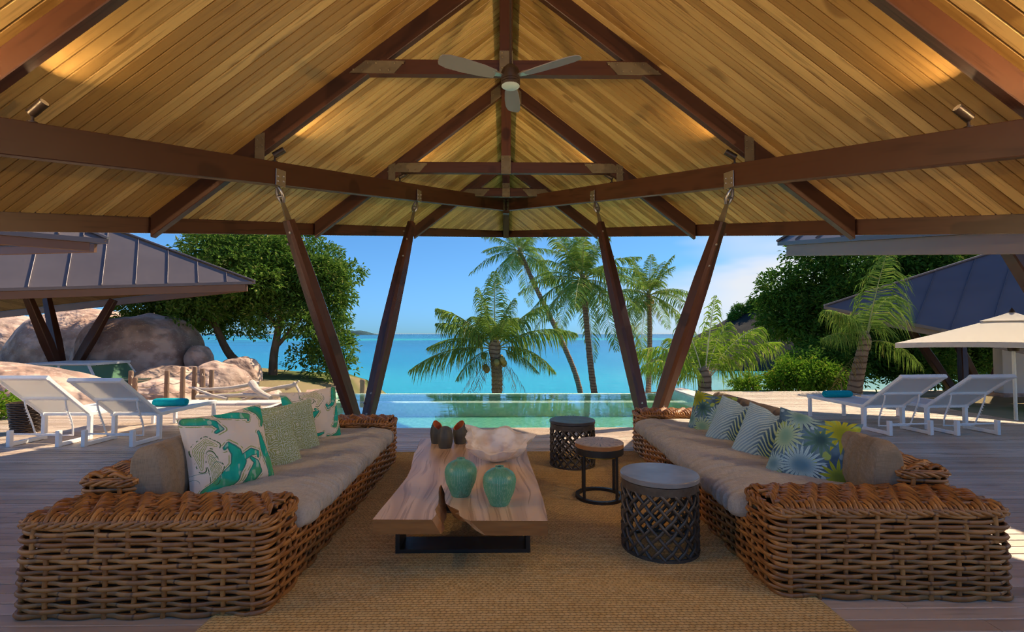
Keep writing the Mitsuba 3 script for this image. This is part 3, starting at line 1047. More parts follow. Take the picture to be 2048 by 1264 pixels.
# ---- scatter pillows
def pillow(a, h=.10, n=44, seed=0, dent=.0):
    t = np.linspace(-1, 1, n)
    U, V = np.meshgrid(np.sign(t) * np.abs(t) ** .9, np.sign(t) * np.abs(t) ** .9, indexing='ij')
    X = a * U * (1 - .085 * (1 - V ** 2) * U ** 2)
    Y = a * V * (1 - .085 * (1 - U ** 2) * V ** 2)
    T = h * np.clip((1 - U ** 2) * (1 - V ** 2), 0, 1) ** .40
    q = np.stack([U * 2.5, V * 2.5, U * 0 + seed], -1)
    w = (meshkit.fbm(q, 3, seed) - .5) * .034 * np.clip((1 - U ** 2) * (1 - V ** 2), 0, 1) ** .3
    crease = -dent * np.exp(-(U / .22) ** 2) * np.clip((V + .1) / 1.1, 0, 1) ** 1.5
    Y = Y + crease * a
    m = M()
    P = np.stack([X, Y, T + w], -1)
    v, f, u = grid(P)
    m.add(v, f, u)
    Q = np.stack([X, Y, -T + w * .5], -1)
    v, f, u = grid(Q)
    m.add(v, np.asarray(f)[:, ::-1], u + (4, 4))
    return m.mesh()[0], m.mesh()[1], m.uv()


def stroke_sd(x, y, pts):
    """signed distance to a chain of tapering round segments [(x, y, r)]"""
    d = None
    for (ax, ay, ra), (bx, by, rb) in zip(pts[:-1], pts[1:]):
        dx, dy = bx - ax, by - ay
        t = dr.clip(((x - ax) * dx + (y - ay) * dy) / (dx * dx + dy * dy), 0, 1)
        e = dr.sqrt(dr.square(x - ax - t * dx) + dr.square(y - ay - t * dy)) - (ra + (rb - ra) * t)
        d = e if d is None else dr.minimum(d, e)
    return d


PAISLEY = [
    [(.18, .02, .10), (.40, .14, .11), (.52, .30, .08), (.50, .45, .045), (.44, .55, .02), (.40, .52, .015)],
    [(.62, .02, .07), (.70, .16, .065), (.72, .27, .03), (.66, .34, .015)],
    [(.56, .36, .045), (.66, .41, .04), (.76, .38, .02), (.76, .33, .012)],
    [(.93, .02, .05), (.92, .22, .06), (.86, .44, .045), (.82, .60, .02)],
    [(.06, .93, .05), (.22, .91, .06), (.36, .84, .035), (.42, .74, .02), (.36, .71, .014)],
    [(.44, .97, .05), (.60, .90, .05), (.74, .84, .03), (.72, .79, .016)],
    [(.80, .97, .05), (.92, .88, .06), (.95, .74, .03), (.90, .68, .014)],
]
LEAFS = [[(.13, .36, .012), (.12, .52, .05), (.22, .62, .035), (.32, .56, .012)], [(.26, .18, .03), (.28, .32, .06), (.24, .46, .03)]]


def _paisley(flip):
    def fn(p, n, uv):
        x, y = uv.x, uv.y
        if flip:
            x, y = 1 - y, uv.x
        wob = .05 * (fbm(x * 5, y * 5, 3, 2) - .5)
        x, y = x + wob, y - wob
        c = mix((.66, .58, .49), (.72, .65, .56), noise(x * 6, y * 6))
        d = None
        for s in PAISLEY:
            e = stroke_sd(x, y, s)
            d = e if d is None else dr.minimum(d, e)
        inn = mix((.0, .30, .22), (.03, .47, .36), fbm(x * 14, y * 4, 5, 3))
        inn = mix(inn, (.12, .33, .06), smoothstep(.55, .75, fbm(x * 4 + 2, y * 4, 8, 2)) * .55)
        inn = mix(inn, (.45, .62, .50), smoothstep(.62, .72, fbm(x * 22, y * 7, 1, 2)) * .6)
        c = mix(c, inn, smoothstep(.008, -.004, d))
        c = mix(c, (.02, .16, .14), smoothstep(.010, .004, dr.abs(d)) * .8)
        c = mix(c, (.22, .30, .05), smoothstep(.008, .003, dr.abs(d - .024)) * smoothstep(.3, .5, noise(x * 26, y * 26)) * .85)
        g = None
        for s in LEAFS:
            e = stroke_sd(x, y, s)
            g = e if g is None else dr.minimum(g, e)
        band = dr.abs(g * 62 - dr.round(g * 62)) * 2
        c = mix(c, (.23, .30, .04), smoothstep(.02, .0, g) * smoothstep(.55, .3, band) * .9)
        c = mix(c, (.06, .13, .05), smoothstep(.008, .003, dr.abs(g - .03)) * smoothstep(.45, .55, noise(x * 44, y * 44)))
        sw = dr.abs(noise(x * 7 + 3, y * 7) - .5)
        c = mix(c, (.05, .20, .16), smoothstep(.012, .004, sw) * smoothstep(.06, .12, d) * smoothstep(.62, .75, noise(x * 3 + 9, y * 3)) * .8)
        back = smoothstep(2, 3, uv.x)
        return mix(c, (.66, .60, .50), back)
    return fn


def _lattice(p, n, uv):
    s = 4.6
    x, y = uv.x * s, uv.y * s
    a, b = x - dr.floor(x) - .5, y - dr.floor(y) - .5
    r, t = dr.sqrt(a * a + b * b), dr.atan2(b, a)
    star = r * (1 + .28 * dr.cos(4 * t))
    k = dr.abs(star * 6 - dr.round(star * 6)) * 2
    line = smoothstep(.75, .45, k) * smoothstep(.06, .10, r)
    d1 = dr.minimum(dr.abs(a - b), dr.abs(a + b))
    line = dr.maximum(line, smoothstep(.035, .018, d1) * smoothstep(.52, .3, r))
    c = mix((.43, .53, .46), (.50, .58, .53), noise(x, y))
    c = mix(c, (.62, .70, .70), smoothstep(.20, .05, r))
    return mix(c, (.21, .26, .045), line * .8)


def fan(x, y, cx, cy, R, n, rot, sharp=.62):
    dx, dy = x - cx, y - cy
    r, t = dr.sqrt(dx * dx + dy * dy), dr.atan2(dy, dx) + rot
    ph = t * n / (2 * dr.pi)
    f = dr.abs(ph - dr.round(ph)) * 2
    lim = R * (1 - sharp * f)
    rib = smoothstep(.14, .04, f)
    return smoothstep(lim + .006, lim - .006, r), rib, f, r / R


FANS = [(.46, .24, .30, 26, .3, (.40, .58, .60), (.10, .22, .30)), (.20, .55, .26, 22, 1.1, (.42, .55, .34), (.20, .36, .24)), (.80, .78, .30, 13, .4, (.40, .42, .035), (.20, .24, .02)),
        (.60, .60, .20, 11, .2, (.09, .20, .16), (.03, .08, .09)), (.88, .22, .24, 12, .9, (.28, .34, .03), (.12, .18, .03)), (.12, .16, .20, 24, .5, (.36, .52, .50), (.12, .24, .28)), (.34, .88, .24, 15, .1, (.30, .45, .40), (.12, .25, .22))]


def _tropic(rotate):
    def fn(p, n, uv):
        x, y = uv.x, uv.y
        if rotate:
            x, y = y, 1 - x
        c = mix((.10, .19, .26), (.045, .09, .15), smoothstep(.4, .6, fbm(x * 5, y * 5, 3, 3)))
        lv = voronoi(x * 6, y * 6)
        c = mix(c, (.30, .42, .10), smoothstep(.36, .26, lv[0]) * smoothstep(.5, .6, lv[2]) * .95)
        c = mix(c, (.33, .47, .55), smoothstep(.22, .14, lv[0]) * smoothstep(.45, .3, lv[2]) * .9)
        for cx, cy, R, nn, ro, a, b in FANS:
            m_, rib, f, q = fan(x, y, cx, cy, R, nn, ro)
            c = mix(c, mix(mix(b, a, smoothstep(.1, .7, q)), b, rib * .45), m_)
        return mix(c, (.25, .34, .30), smoothstep(2, 3, uv.x))
    return fn


def _fern(p, n, uv):
    x, y = uv.x, uv.y
    d = x - .55 + .06 * dr.sin(y * 5)
    v = y * 13 + dr.abs(d) * 15 + .5 * dr.sin(x * 34) * smoothstep(.0, .3, d)
    f = dr.abs(v - dr.round(v)) * 2
    k = cell_rand(dr.round(v), dr.floor(d * 2 + 5), 3)
    c = mix((.42, .56, .56), (.34, .43, .06), smoothstep(-.1, .35, d + .25 * (k - .5)))
    c = mix(c, (.03, .08, .15), smoothstep(.30, .55, f) * smoothstep(-.4, .15, d + .35 * (k - .5)))
    c = mix(c, (.20, .34, .46), smoothstep(.35, .65, f) * smoothstep(.15, -.25, d) * .7)
    return mix(c, (.42, .44, .08), smoothstep(.78, .95, fbm(x * 3, y * 3, 1, 2) + .25 * y))


mat('m_paisley', proc(_paisley(False)), .85, .2)
mat('m_paisley_turned', proc(_paisley(True)), .85, .2)
mat('m_lattice', proc(_lattice), .85, .2)
mat('m_tropic', proc(_tropic(False)), .85, .2)
mat('m_tropic_turned', proc(_tropic(True)), .85, .2)
mat('m_fern', proc(_fern), .85, .2)


def set_pillow(label, bsdf, a, at, face, lean, roll, seed, dent=0.0, h=.10, low=None):
    """face: compass of the front (degrees, 0 = +x, 90 = +y); lean: tilt back; roll: turn in its own plane"""
    v, f, u = pillow(a, h, 44, seed, dent)
    # local: x across, y up, z out of the front
    v = v @ rotm((0, 0, 1), roll).T
    B = np.array([[0, 0, 1.0], [1, 0, 0], [0, 1, 0]])        # front to +x, across to +y, up to +z
    v = v @ B.T
    v = v @ rotm((0, 1, 0), -lean).T
    v = v @ rotm((0, 0, 1), face).T
    v = v + np.asarray(at)
    k = put('pillow', (v, f), bsdf, None, True, u)
    return tag(k, label, 'pillow')


set_pillow('white pillow with large teal paisley swirls, nearest on the left sofa', 'm_paisley', .262, (-1.82, 3.22, .645), -38, 17, 4, 1, .02)
set_pillow('sage green pillow with olive star lattice, beside the nearest paisley pillow', 'm_lattice', .235, (-1.80, 3.68, .575), -42, 20, 7, 2, .0)
set_pillow('sage green lattice pillow between another lattice pillow and the far paisley one', 'm_lattice', .235, (-1.835, 4.16, .585), -42, 16, 5, 3, .0)
set_pillow('white pillow with teal paisley swirls at the far end of the left sofa', 'm_paisley_turned', .265, (-1.85, 4.66, .615), -50, 14, 3, 4, .03)
set_pillow('blue tropical pillow with yellow-green leaves at the far end of the right sofa', 'm_tropic_turned', .232, (2.115, 4.98, .565), 218, 18, -4, 5, .05)
set_pillow('zigzag fern pillow in blue and green, second from the far end', 'm_fern', .232, (2.13, 4.48, .56), 222, 26, -12, 6, .12)
set_pillow('zigzag fern pillow in blue and green, beside the nearest tropical pillow', 'm_fern', .240, (2.14, 3.96, .56), 222, 26, -12, 7, .14)
set_pillow('blue tropical pillow with pale fan-shaped leaves, nearest on the right sofa', 'm_tropic', .258, (2.145, 3.40, .59), 228, 26, -8, 8, .07)

# ---------------------------------------------------------------- coffee table
t = thing('coffee_table', 'low live-edge wooden slab coffee table with split near end, on black steel legs', 'coffee table')
left = [(-.755, 2.79), (-.752, 2.95), (-.742, 3.15), (-.735, 3.35), (-.728, 3.6), (-.742, 3.82), (-.775, 4.05), (-.808, 4.30), (-.812, 4.5), (-.838, 4.7), (-.858, 4.90)]
right = [(.185, 5.02), (.190, 4.6), (.186, 4.25), (.200, 3.9), (.222, 3.5), (.236, 3.1), (.238, 2.9), (.236, 2.755)]
crack = [(-.205, 2.765), (-.232, 2.79), (-.268, 2.84), (-.282, 2.93), (-.335, 2.985), (-.372, 3.04), (-.392, 3.14), (-.402, 3.23), (-.428, 3.33), (-.452, 3.42), (-.458, 3.36), (-.448, 3.26), (-.430, 3.14), (-.418, 3.04), (-.425, 2.94), (-.405, 2.87), (-.418, 2.782)]
top_poly = np.array(left + right + crack)
rl = np.random.default_rng(3)


def inset(poly, dists):
    q = np.asarray(poly)
    e = unit(np.roll(q, -1, 0) - q)
    n_ = unit(np.stack([-(e[:, 1] + np.roll(e, 1, 0)[:, 1]), (e[:, 0] + np.roll(e, 1, 0)[:, 0])], 1))
    return q + n_ * np.asarray(dists)[:, None]


nL, nR, nC = len(left), len(right), len(crack)
rings = []
for z, kk in ((.268, .0), (.272, -.002), (.31, -.006), (.342, -.003), (.349, .0005), (.35, .004)):
    q = top_poly.copy()
    dl = (.350 - z)
    q[1:nL - 1, 0] += -dl * .20 + kk * .5                                       # live edges lean outwards below
    q[nL + 1:nL + nR - 1, 0] += dl * .10
    c = slice(nL + nR, None)
    q[c, 0] += dl * .62                                                         # the split slants
    q[nL + nR:nL + nR + 4, 0] += dl * .5
    q[nL:nL + 1, 1] -= kk
    rings.append(np.column_stack([q, np.full(len(q), z)]))
R = np.array(rings)
mm = M()
for i in range(len(R) - 1):
    a, b = R[i], R[i + 1]
    n = len(a)
    j = np.arange(n)
    mm.add(np.vstack([a, b]), np.stack([j, (j + 1) % n, (j + 1) % n + n, j + n], 1)[:, ::-1])
for ring, up in ((R[-1], True), (R[0], False)):
    pv, pf = trimesh.creation.triangulate_polygon(sg.Polygon(ring[:, :2]), engine='earcut')
    pv = np.column_stack([pv, np.full(len(pv), ring[0, 2])])
    nz = np.cross(pv[pf[:, 1]] - pv[pf[:, 0]], pv[pf[:, 2]] - pv[pf[:, 0]])[:, 2].mean()
    mm.add(pv, pf if (nz > 0) == up else pf[:, ::-1])
put('slab', mm.mesh(), 'm_slabwood', t, False)
for yl in (3.12, 4.55):
    mm = M()
    x0, x1 = (-.70, .155) if yl < 4 else (-.74, .12)
    w = .20
    mm.add(*box(x0, x0 + .028, yl, yl + w, .013, .27, .002)).add(*box(x1 - .028, x1, yl, yl + w, .013, .27, .002))
    mm.add(*box(x0, x1, yl, yl + w, .013, .036, .002)).add(*box(x0, x1, yl + .02, yl + w - .02, .255, .269, .002))
    put('leg_frame', mm.mesh(), 'm_black', t, False, mm.uv())

TOP = .35


def vase(at, H, Rm, label):
    prof = [(.0, 0), (.052, 0), (.058, .004), (.074, .045 * H / .235), (.092, .09 * H / .235), (.1, .135 * H / .235), (.0995, .165 * H / .235), (.086, .195 * H / .235), (.060, .216 * H / .235), (.032, .228 * H / .235), (.026, .232 * H / .235), (.027, .2395 * H / .235), (.020, .2395 * H / .235), (.019, .225 * H / .235)]
    s = Rm / .1
    p = spline([(r * s if r > .03 else r, z) for r, z in prof[1:9]], 30)
    p = [(0, 0)] + [tuple(q) for q in p] + [(r, z) for r, z in prof[9:]]
    tt = thing('ceramic_vase', label, 'vase')
    v, f, u = lathe(p, (at[0], at[1], TOP), 56)
    put('body', (v, f), 'm_celadon', tt, True, u)
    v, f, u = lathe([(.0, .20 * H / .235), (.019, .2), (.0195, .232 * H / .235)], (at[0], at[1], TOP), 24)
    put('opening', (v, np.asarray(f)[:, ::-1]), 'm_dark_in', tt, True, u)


vase((-.295, 3.20), .235, .104, 'round celadon green vase with fine vertical scratches, farther and left of its twin')
vase((-.040, 3.03), .228, .102, 'round celadon green vase with fine vertical scratches, nearest on the table')

# giant clam shell
tt = thing('clam_shell', 'large white giant clam shell lying open on the coffee table', 'shell')
th, rr = np.meshgrid(np.linspace(0, 2 * np.pi, 121), np.linspace(0, 1, 30), indexing='ij')


def shell_surf(th, rr, inner):
    sc = 5.0
    rim = 1 + .10 * np.cos(th * sc) * rr ** 2 + .07 * (meshkit.noise(np.stack([np.cos(th) * 2, np.sin(th) * 2, th * 0 + 3], -1)) - .5)
    ax, ay = .275, .20
    x, y = ax * rr ** .62 * np.cos(th) * rim, ay * rr ** .62 * np.sin(th) * rim
    hgt = .158 + .046 * np.sin(th) + .075 * np.clip(np.cos(th - 2.75), 0, 1) ** 4 + .014 * np.cos(th * sc) + .02 * np.clip(np.cos(th - .2), 0, 1) ** 3
    z = hgt * rr ** 1.75
    rib = .020 * np.cos(th * sc * 2) * rr * (1 - inner * .7) + .004 * np.cos(th * 40) * rr * (1 - inner)
    x, y = x + rib * np.cos(th), y + rib * np.sin(th)
    z = z + .010 * (meshkit.fbm(np.stack([x * 14, y * 14, z * 22], -1), 3, 6) - .5)
    if inner:
        x, y, z = x * (.86 - .02 * rr), y * (.82 - .02 * rr), z * (.985) + .022 * (1 - rr)
    return np.stack([x, y, z], -1)


O, I = shell_surf(th, rr, 0), shell_surf(th, rr, 1)
cl = np.array((-.070, 4.05, TOP))
mm = M()
O2 = O.copy()
O2[..., 2] = np.maximum(O2[..., 2], 0)
for S_, fl in ((O2, False), (I, True)):
    S2 = S_ @ rotm((0, 0, 1), 8).T @ rotm((1, 0, 0), 4).T
    v, f, u = grid(S2 + cl + (0, 0, .012))
    mm.add(v, np.asarray(f)[:, ::-1] if fl else f, u)
rimq = np.stack([O2[:, -1], I[:, -1]], 1) @ rotm((0, 0, 1), 8).T @ rotm((1, 0, 0), 4).T + cl + (0, 0, .012)
v, f, u = grid(rimq)
mm.add(v, np.asarray(f), u)
put('shell', mm.mesh(), 'm_shell', tt, 42)
scene[tt] = scene.pop(tt + '__shell')


def pod(at, H, Rr, face, label):
    """a closed bud-shaped holder with a slanting opening"""
    tt = thing('candle_holder', label, 'candle holder')
    a = np.linspace(0, 2 * np.pi, 37)
    t_ = np.linspace(0, 1, 22)
    A, Tt = np.meshgrid(a, t_, indexing='ij')
    fa = math.radians(face)
    cut = .62 + .38 * (.5 - .5 * np.cos(A - fa)) ** .8                            # low towards the opening
    z = H * Tt * cut
    zz = z / H
    rad = Rr * (.80 + .42 * np.sin(np.clip(zz, 0, 1) * 2.4 + .35) - .52 * np.clip(zz - .45, 0, 1) ** 1.2)
    hexa = 1 + .035 * np.cos(A * 6)
    lean = np.clip(zz - .45, 0, 1) ** 1.6 * Rr * .9
    X, Y = rad * hexa * np.cos(A) + lean * math.cos(fa) * .6, rad * hexa * np.sin(A) + lean * math.sin(fa) * .6
    P = np.stack([X, Y, z], -1) + (at[0], at[1], TOP)
    v, f, u = grid(P)
    mm = M().add(v, f, u)
    put('body', mm.mesh(), 'm_pod', tt, True, mm.uv())
    Q = np.stack([X * .90, Y * .90, np.maximum(z, .01)], -1) + (at[0], at[1], TOP)
    v, f, u = grid(Q)
    mm = M().add(v, np.asarray(f)[:, ::-1], u)
    v, f, u = grid(np.stack([P[:, -1], Q[:, -1]], 1))
    mm.add(v, f, u)
    tag(put('inside', mm.mesh(), 'm_pod_in', tt, True, mm.uv()), 'glossy orange inside')


pod((-.668, 4.71), .215, .050, -40, 'dark bud-shaped candle holder with orange inside, left one of three')
pod((-.562, 4.52), .205, .058, 95, 'dark bud-shaped candle holder seen from its closed back, middle of three')
pod((-.440, 4.70), .215, .056, 225, 'dark bud-shaped candle holder showing its orange inside, right one of three')


# ---------------------------------------------------------------- drum tables and stool
def drum(at, R, H, topmat, label, topr=1.03):
    tt = thing('drum_table', label, 'side table')
    c = (at[0], at[1], .012)
    put('top', lathe([(0, H - .035), (R * topr - .01, H - .035), (R * topr, H - .028), (R * topr, H - .006), (R * topr - .006, H), (0, H)], c, 56)[:2], topmat, tt, 40)
    put('rim', lathe([(R * .93, H - .085), (R, H - .085), (R, H - .035), (R * .93, H - .035)], c, 56)[:2], 'm_castmetal', tt, 40)
    put('foot_ring', lathe([(R * .94, 0), (R * 1.01, 0), (R * 1.01, .018), (R * .94, .018), (R * .94, 0)], c, 56)[:2], 'm_castmetal', tt, 40)
    mm = M()
    N = 18
    h0, h1 = .012, H - .08
    tw = 2 * np.pi / N * (h1 - h0) / (2 * np.pi * R / N) * .93
    for j in range(N):
        for sg_ in (-1, 1):
            t_ = np.linspace(0, 1, 26)
            a = 2 * np.pi * j / N + sg_ * tw * t_
            wob = .0045 * np.cos(t_ * (h1 - h0) / (2 * np.pi * R / N) * 2 * np.pi * .93 + (np.pi if sg_ > 0 else 0))
            rad = R * .965 + wob
            p = np.stack([rad * np.cos(a), rad * np.sin(a), h0 + (h1 - h0) * t_], 1) + c
            mm.add(*tube(p, .0105, 6))
    put('lattice', mm.mesh(), 'm_castmetal', tt, True)


drum((.709, 5.20), .236, .475, 'm_darktop', 'dark metal lattice drum table at the far edge of the rug, by the pool')
drum((1.006, 3.20), .243, .480, 'm_stonetop', 'big metal lattice drum table with grey stone top, nearest of the three side tables')
tt = thing('stool', 'round wooden stool with sunburst top on thin black legs, between two drum tables', 'stool')
c = (.797, 4.163, .013)
put('top', lathe([(0, .425), (.198, .425), (.205, .432), (.205, .462), (.199, .468), (0, .468)], c, 56)[:2], 'm_stool', tt, 40)
put('band', lathe([(.175, .375), (.203, .375), (.203, .426), (.175, .426), (.175, .375)], c, 56)[:2], 'm_black', tt, 40)
tag(put('brass_rim', lathe([(.165, .362), (.186, .362), (.186, .376), (.165, .376)], c, 48)[:2], princ(rgb(.5, .33, .06), .35, .5, metallic=.8), tt, 40), 'brass ring under the top')
for j in range(4):
    a = math.radians(38 + 90 * j)
    x, y = c[0] + .188 * math.cos(a), c[1] + .188 * math.sin(a)
    put('leg', tube([(x, y, c[2] + .004), (x, y, c[2] + .40)], .0125, 10)[:2], 'm_black', tt, 40)
put('foot_ring', lathe([(.172, 0), (.204, 0), (.204, .024), (.172, .024), (.172, 0)], c, 56)[:2], 'm_black', tt, 40)
# ---------------------------------------------------------------- ceiling fan
t = thing('ceiling_fan', 'dark bronze ceiling fan with three grey blades on a long rod', 'ceiling fan')
FX, FY, FZ = .045, 4.8, 3.98
put('rod', tube([(FX, FY, FZ + .13), (FX, FY, ceil_z(0, FY) - .30)], .0135, 12)[:2], 'm_bronze', t, 40)
put('motor', lathe([(0, -.075), (.085, -.075), (.096, -.06), (.096, -.048), (.088, -.044), (.096, -.04), (.096, -.022), (.089, -.018), (.096, -.014), (.096, .06), (.080, .10), (.045, .135), (.016, .15), (0, .15)], (FX, FY, FZ), 40)[:2], 'm_bronze', t, 35)
put('light_lens', lathe([(0, -.098), (.04, -.096), (.075, -.088), (.092, -.076)], (FX, FY, FZ), 40)[:2], 'm_lens', t, True)
for a in (87, 205, 330):
    A = rotm((0, 0, 1), a)
    rings = []
    for x, w, z in ((.17, .055, 0), (.30, .075, .002), (.50, .088, .004), (.66, .084, .005), (.735, .062, .005), (.752, .03, .005)):
        tw = math.radians(13)
        sec = [(x, -w, -.004), (x, w, -.004), (x, w, .004), (x, -w, .004)]
        rings.append([(p[0], p[1] * math.cos(tw) - p[2] * math.sin(tw), p[1] * math.sin(tw) + p[2] * math.cos(tw) + z) for p in sec])
    v, f, u = loft(np.array(rings), 0)
    b = put('blade', (v @ A.T + (FX, FY, FZ + .01), f), 'm_blade', t, 30)
    m = M().add(*bar((.085, 0, .005), (.24, 0, .012), .05, .012, .003, taper=[(0, .8), (.5, 1.6), (1, 1)]))
    v = m.mesh()[0] @ A.T + (FX, FY, FZ + .01)
    put('blade_iron', (v, m.mesh()[1]), 'm_steel', t, 30)


# ---------------------------------------------------------------- sun loungers: foot towards +y, head raised towards the viewer
def lounger(at, label, ang=0.0, back=.50):
    t = thing('sun_lounger', label, 'sun lounger')
    W, Z = .66, .335

    def P(name, m, b='m_white', sm=False):
        v = turn(m, ang)[0] + np.asarray([at[0], at[1], .002])
        f = m[1]
        return put(name, (v, f), b, t, sm)

    h = W / 2
    hy, fy = .0, 1.18                                       # hinge and foot end
    for s in (-1, 1):
        P('rail', bar((s * (h - .02), hy - .03, Z), (s * (h - .02), fy, Z), .04, .05, .004))
    P('cross_rail', bar((-h, fy - .02, Z), (h, fy - .02, Z), .04, .05, .004))
    P('cross_rail', bar((-h, hy, Z - .005), (h, hy, Z - .005), .03, .035, .004))
    P('seat_mesh', box(-h + .03, h - .03, hy, fy - .03, Z + .008, Z + .020, .002), 'm_mesh')
    # leg frames: at the foot a pair of legs, under the hinge legs joined by floor runners to short posts behind
    for s in (-1, 1):
        P('leg', bar((s * (h - .025), fy - .035, .0), (s * (h - .025), fy - .035, Z - .02), .045, .045, .004, up=(0, 1, 0)))
        P('leg', bar((s * (h - .025), hy + .01, .0), (s * (h - .025), hy + .01, Z - .02), .05, .05, .004, up=(0, 1, 0)))
        P('runner', bar((s * (h - .025), hy - .01, .025), (s * (h - .025), hy - .42, .025), .045, .045, .004))
        P('back_post', bar((s * (h - .025), hy - .43, .0), (s * (h - .025), hy - .43, .20), .05, .05, .004, up=(0, 1, 0)))
    P('rear_tie', bar((-h + .03, hy - .40, .15), (h - .03, hy - .40, .15), .022, .018, .003))
    # backrest
    L = .80
    d = unit(np.array((0, -math.cos(math.atan2(back, .64)), math.sin(math.atan2(back, .64)))))
    n = np.array((0, d[2], -d[1]))
    b0 = np.array((0, hy - .01, Z + .01))
    for s in (-1, 1):
        o = np.array((s * (h - .02), 0, 0))
        P('back_rail', bar(b0 + o, b0 + o + d * L, .04, .042, .004, up=n))
    for q, ww in ((1.0, .05), (.46, .032)):
        o = np.array((h - (0 if q == 1 else .04), 0, 0))
        P('back_cross_rail', bar(b0 - o + d * L * q - n * (.0 if q == 1 else .01), b0 + o + d * L * q - n * (.0 if q == 1 else .01), .042, ww, .004, up=n))
    g = np.array([[b0 + (x, 0, 0) + d * y + n * z for x, y in ((-h + .03, .02), (h - .03, .02), (h - .03, L - .02), (-h + .03, L - .02))] for z in (.006, .016)])
    P('back_mesh', loft(g, 0), 'm_mesh')
    # bent prop with ratchet teeth
    mm = M()
    r = .010
    p = b0 + d * L * .46 - n * .03
    hw = h - .07
    path = [(-hw, p[1], p[2]), (-hw, p[1] + .02, p[2] - .10), (-hw, p[1] + .10, p[2] - .30), (-hw + .02, p[1] + .14, .105), (-hw + .07, p[1] + .15, .085), (hw - .07, p[1] + .15, .085), (hw - .02, p[1] + .14, .105), (hw, p[1] + .10, p[2] - .30), (hw, p[1] + .02, p[2] - .10), (hw, p[1], p[2])]
    mm.add(*tube(spline(path, 60), r, 8))
    P('prop', (mm.mesh()[0], mm.mesh()[1]), 'm_white', True)
    mm = M()
    for s in (-1, 1):
        a_, b_ = np.array((s * hw, p[1] + .03, p[2] - .12)), np.array((s * hw, p[1] + .105, p[2] - .31))
        for k_ in range(6):
            c = a_ + (b_ - a_) * k_ / 5
            mm.add(*bar(c, c + (0, -.035, .004), .012, .012, .002, taper=[(0, 1), (1, .5)]))
    P('ratchet', (mm.mesh()[0], mm.mesh()[1]))


lounger((-5.85, 6.56, 0), 'white sun lounger farthest left, in front of the woven basket', -1, .55)
lounger((-4.93, 6.56, 0), 'white sun lounger with a rolled turquoise towel, behind the left sofa', -2, .50)
lounger((5.56, 7.10, 0), 'white sun lounger with a rolled turquoise towel, behind the right sofa', 4, .48)
lounger((6.50, 7.10, 0), 'white sun lounger farthest right, before the big umbrella', 4, .48)


def towel(at, label, ang=0):
    a = np.linspace(0, 2 * np.pi, 40)
    xs = [-.225, -.222, -.20, -.1, 0, .1, .20, .222, .225]
    rs = [.040, .052, .058, .060, .060, .060, .058, .052, .040]
    P_ = np.stack([np.stack([np.full(40, x), r * np.cos(a), r * np.sin(a) * .94], 1) for x, r in zip(xs, rs)])
    m = M()
    v, f, u = loft(P_[:, :-1], 0)
    m.add(v, f)
    th = np.linspace(0, 5.2 * np.pi, 90)
    r = .008 + .044 * th / th[-1]
    for e in (-1, 1):
        m.add(*tube(np.stack([np.full(90, e * .226), r * np.cos(th), r * np.sin(th) * .94], 1), .0045, 5))
    v = turn((m.mesh()[0], 0), ang)[0] + np.asarray(at)
    tag(put('towel', (v, m.mesh()[1]), 'm_towel', None, 40), label, 'towel')


towel((-4.85, 7.10, .4155), 'turquoise towel rolled up on the lounger behind the left sofa', 2)
towel((-5.79, 7.28, .4155), 'turquoise rolled towel mostly hidden behind the raised lounger backs on the left', 2)
towel((5.45, 7.93, .4155), 'turquoise rolled towel on the foot end of the lounger behind the right sofa', 3)
towel((6.55, 7.98, .4155), 'turquoise rolled towel partly hidden by the raised backrest on the right', 3)

# woven basket behind the loungers
t = thing('basket', 'dark woven basket standing behind the leftmost sun lounger', 'basket')
bc = np.array((-6.85, 7.05, .002))
for i in range(16):
    z = .015 + i * .026
    r = .15 + .055 * z / .42
    a = np.linspace(0, 2 * np.pi, 60, endpoint=False)
    w = .006 * np.sign(np.cos(a * 9 + np.pi * (i % 2)))
    put('weaver', tube(np.stack([(r + w) * np.cos(a), (r + w) * np.sin(a), a * 0 + z], 1) + bc, .0125, 6, 5000 + i, closed=True)[:2], 'm_bronze', t, True)
put('lining', lathe([(0, .01), (.145, .01), (.20, .425), (.19, .425), (.135, .03), (0, .03)], bc, 30)[:2], 'm_bronze', t, 40)

# parasol beyond the deck
t = thing('parasol', 'large cream square parasol on a slim pole behind the right loungers', 'umbrella')
uc = np.array((10.08, 9.5))
gz_ = float(ground_z(uc[0], uc[1]))
put('pole', tube([(uc[0], uc[1], gz_ - .05), (uc[0], uc[1], 1.85)], .03, 14)[:2], 'm_white', t, 40)
put('hub', lathe([(0, 1.06), (.08, 1.06), (.09, 1.14), (.04, 1.18), (0, 1.18)], (uc[0], uc[1], 0), 16)[:2], 'm_bronze', t, 40)
H = 2.15
cor = [np.array((uc[0] + H * math.cos(math.radians(a)), uc[1] + H * math.sin(math.radians(a)))) * 1.0 for a in (172, 262, 352, 82)]
rim = []
for i in range(4):
    for k_ in range(10):
        q = cor[i] + (cor[(i + 1) % 4] - cor[i]) * k_ / 10
        w_ = 4 * (k_ / 10) * (1 - k_ / 10)
        rim.append((*(q + (uc - q) * .04 * w_), 1.215 + .04 * w_))
rim = np.array(rim)


def cone(rim, top, z0, n=10, sag=.02, th=.012):
    R = []
    for t_ in np.linspace(0, 1, n):
        p = rim + (np.array((*uc, top)) - rim) * t_ * .995
        p[:, 2] -= sag * 4 * t_ * (1 - t_)
        R.append(p)
    R = np.array(R)
    lo = R[::-1].copy()
    lo[..., 2] -= th
    return loft(np.concatenate([lo, R]), 0, True)


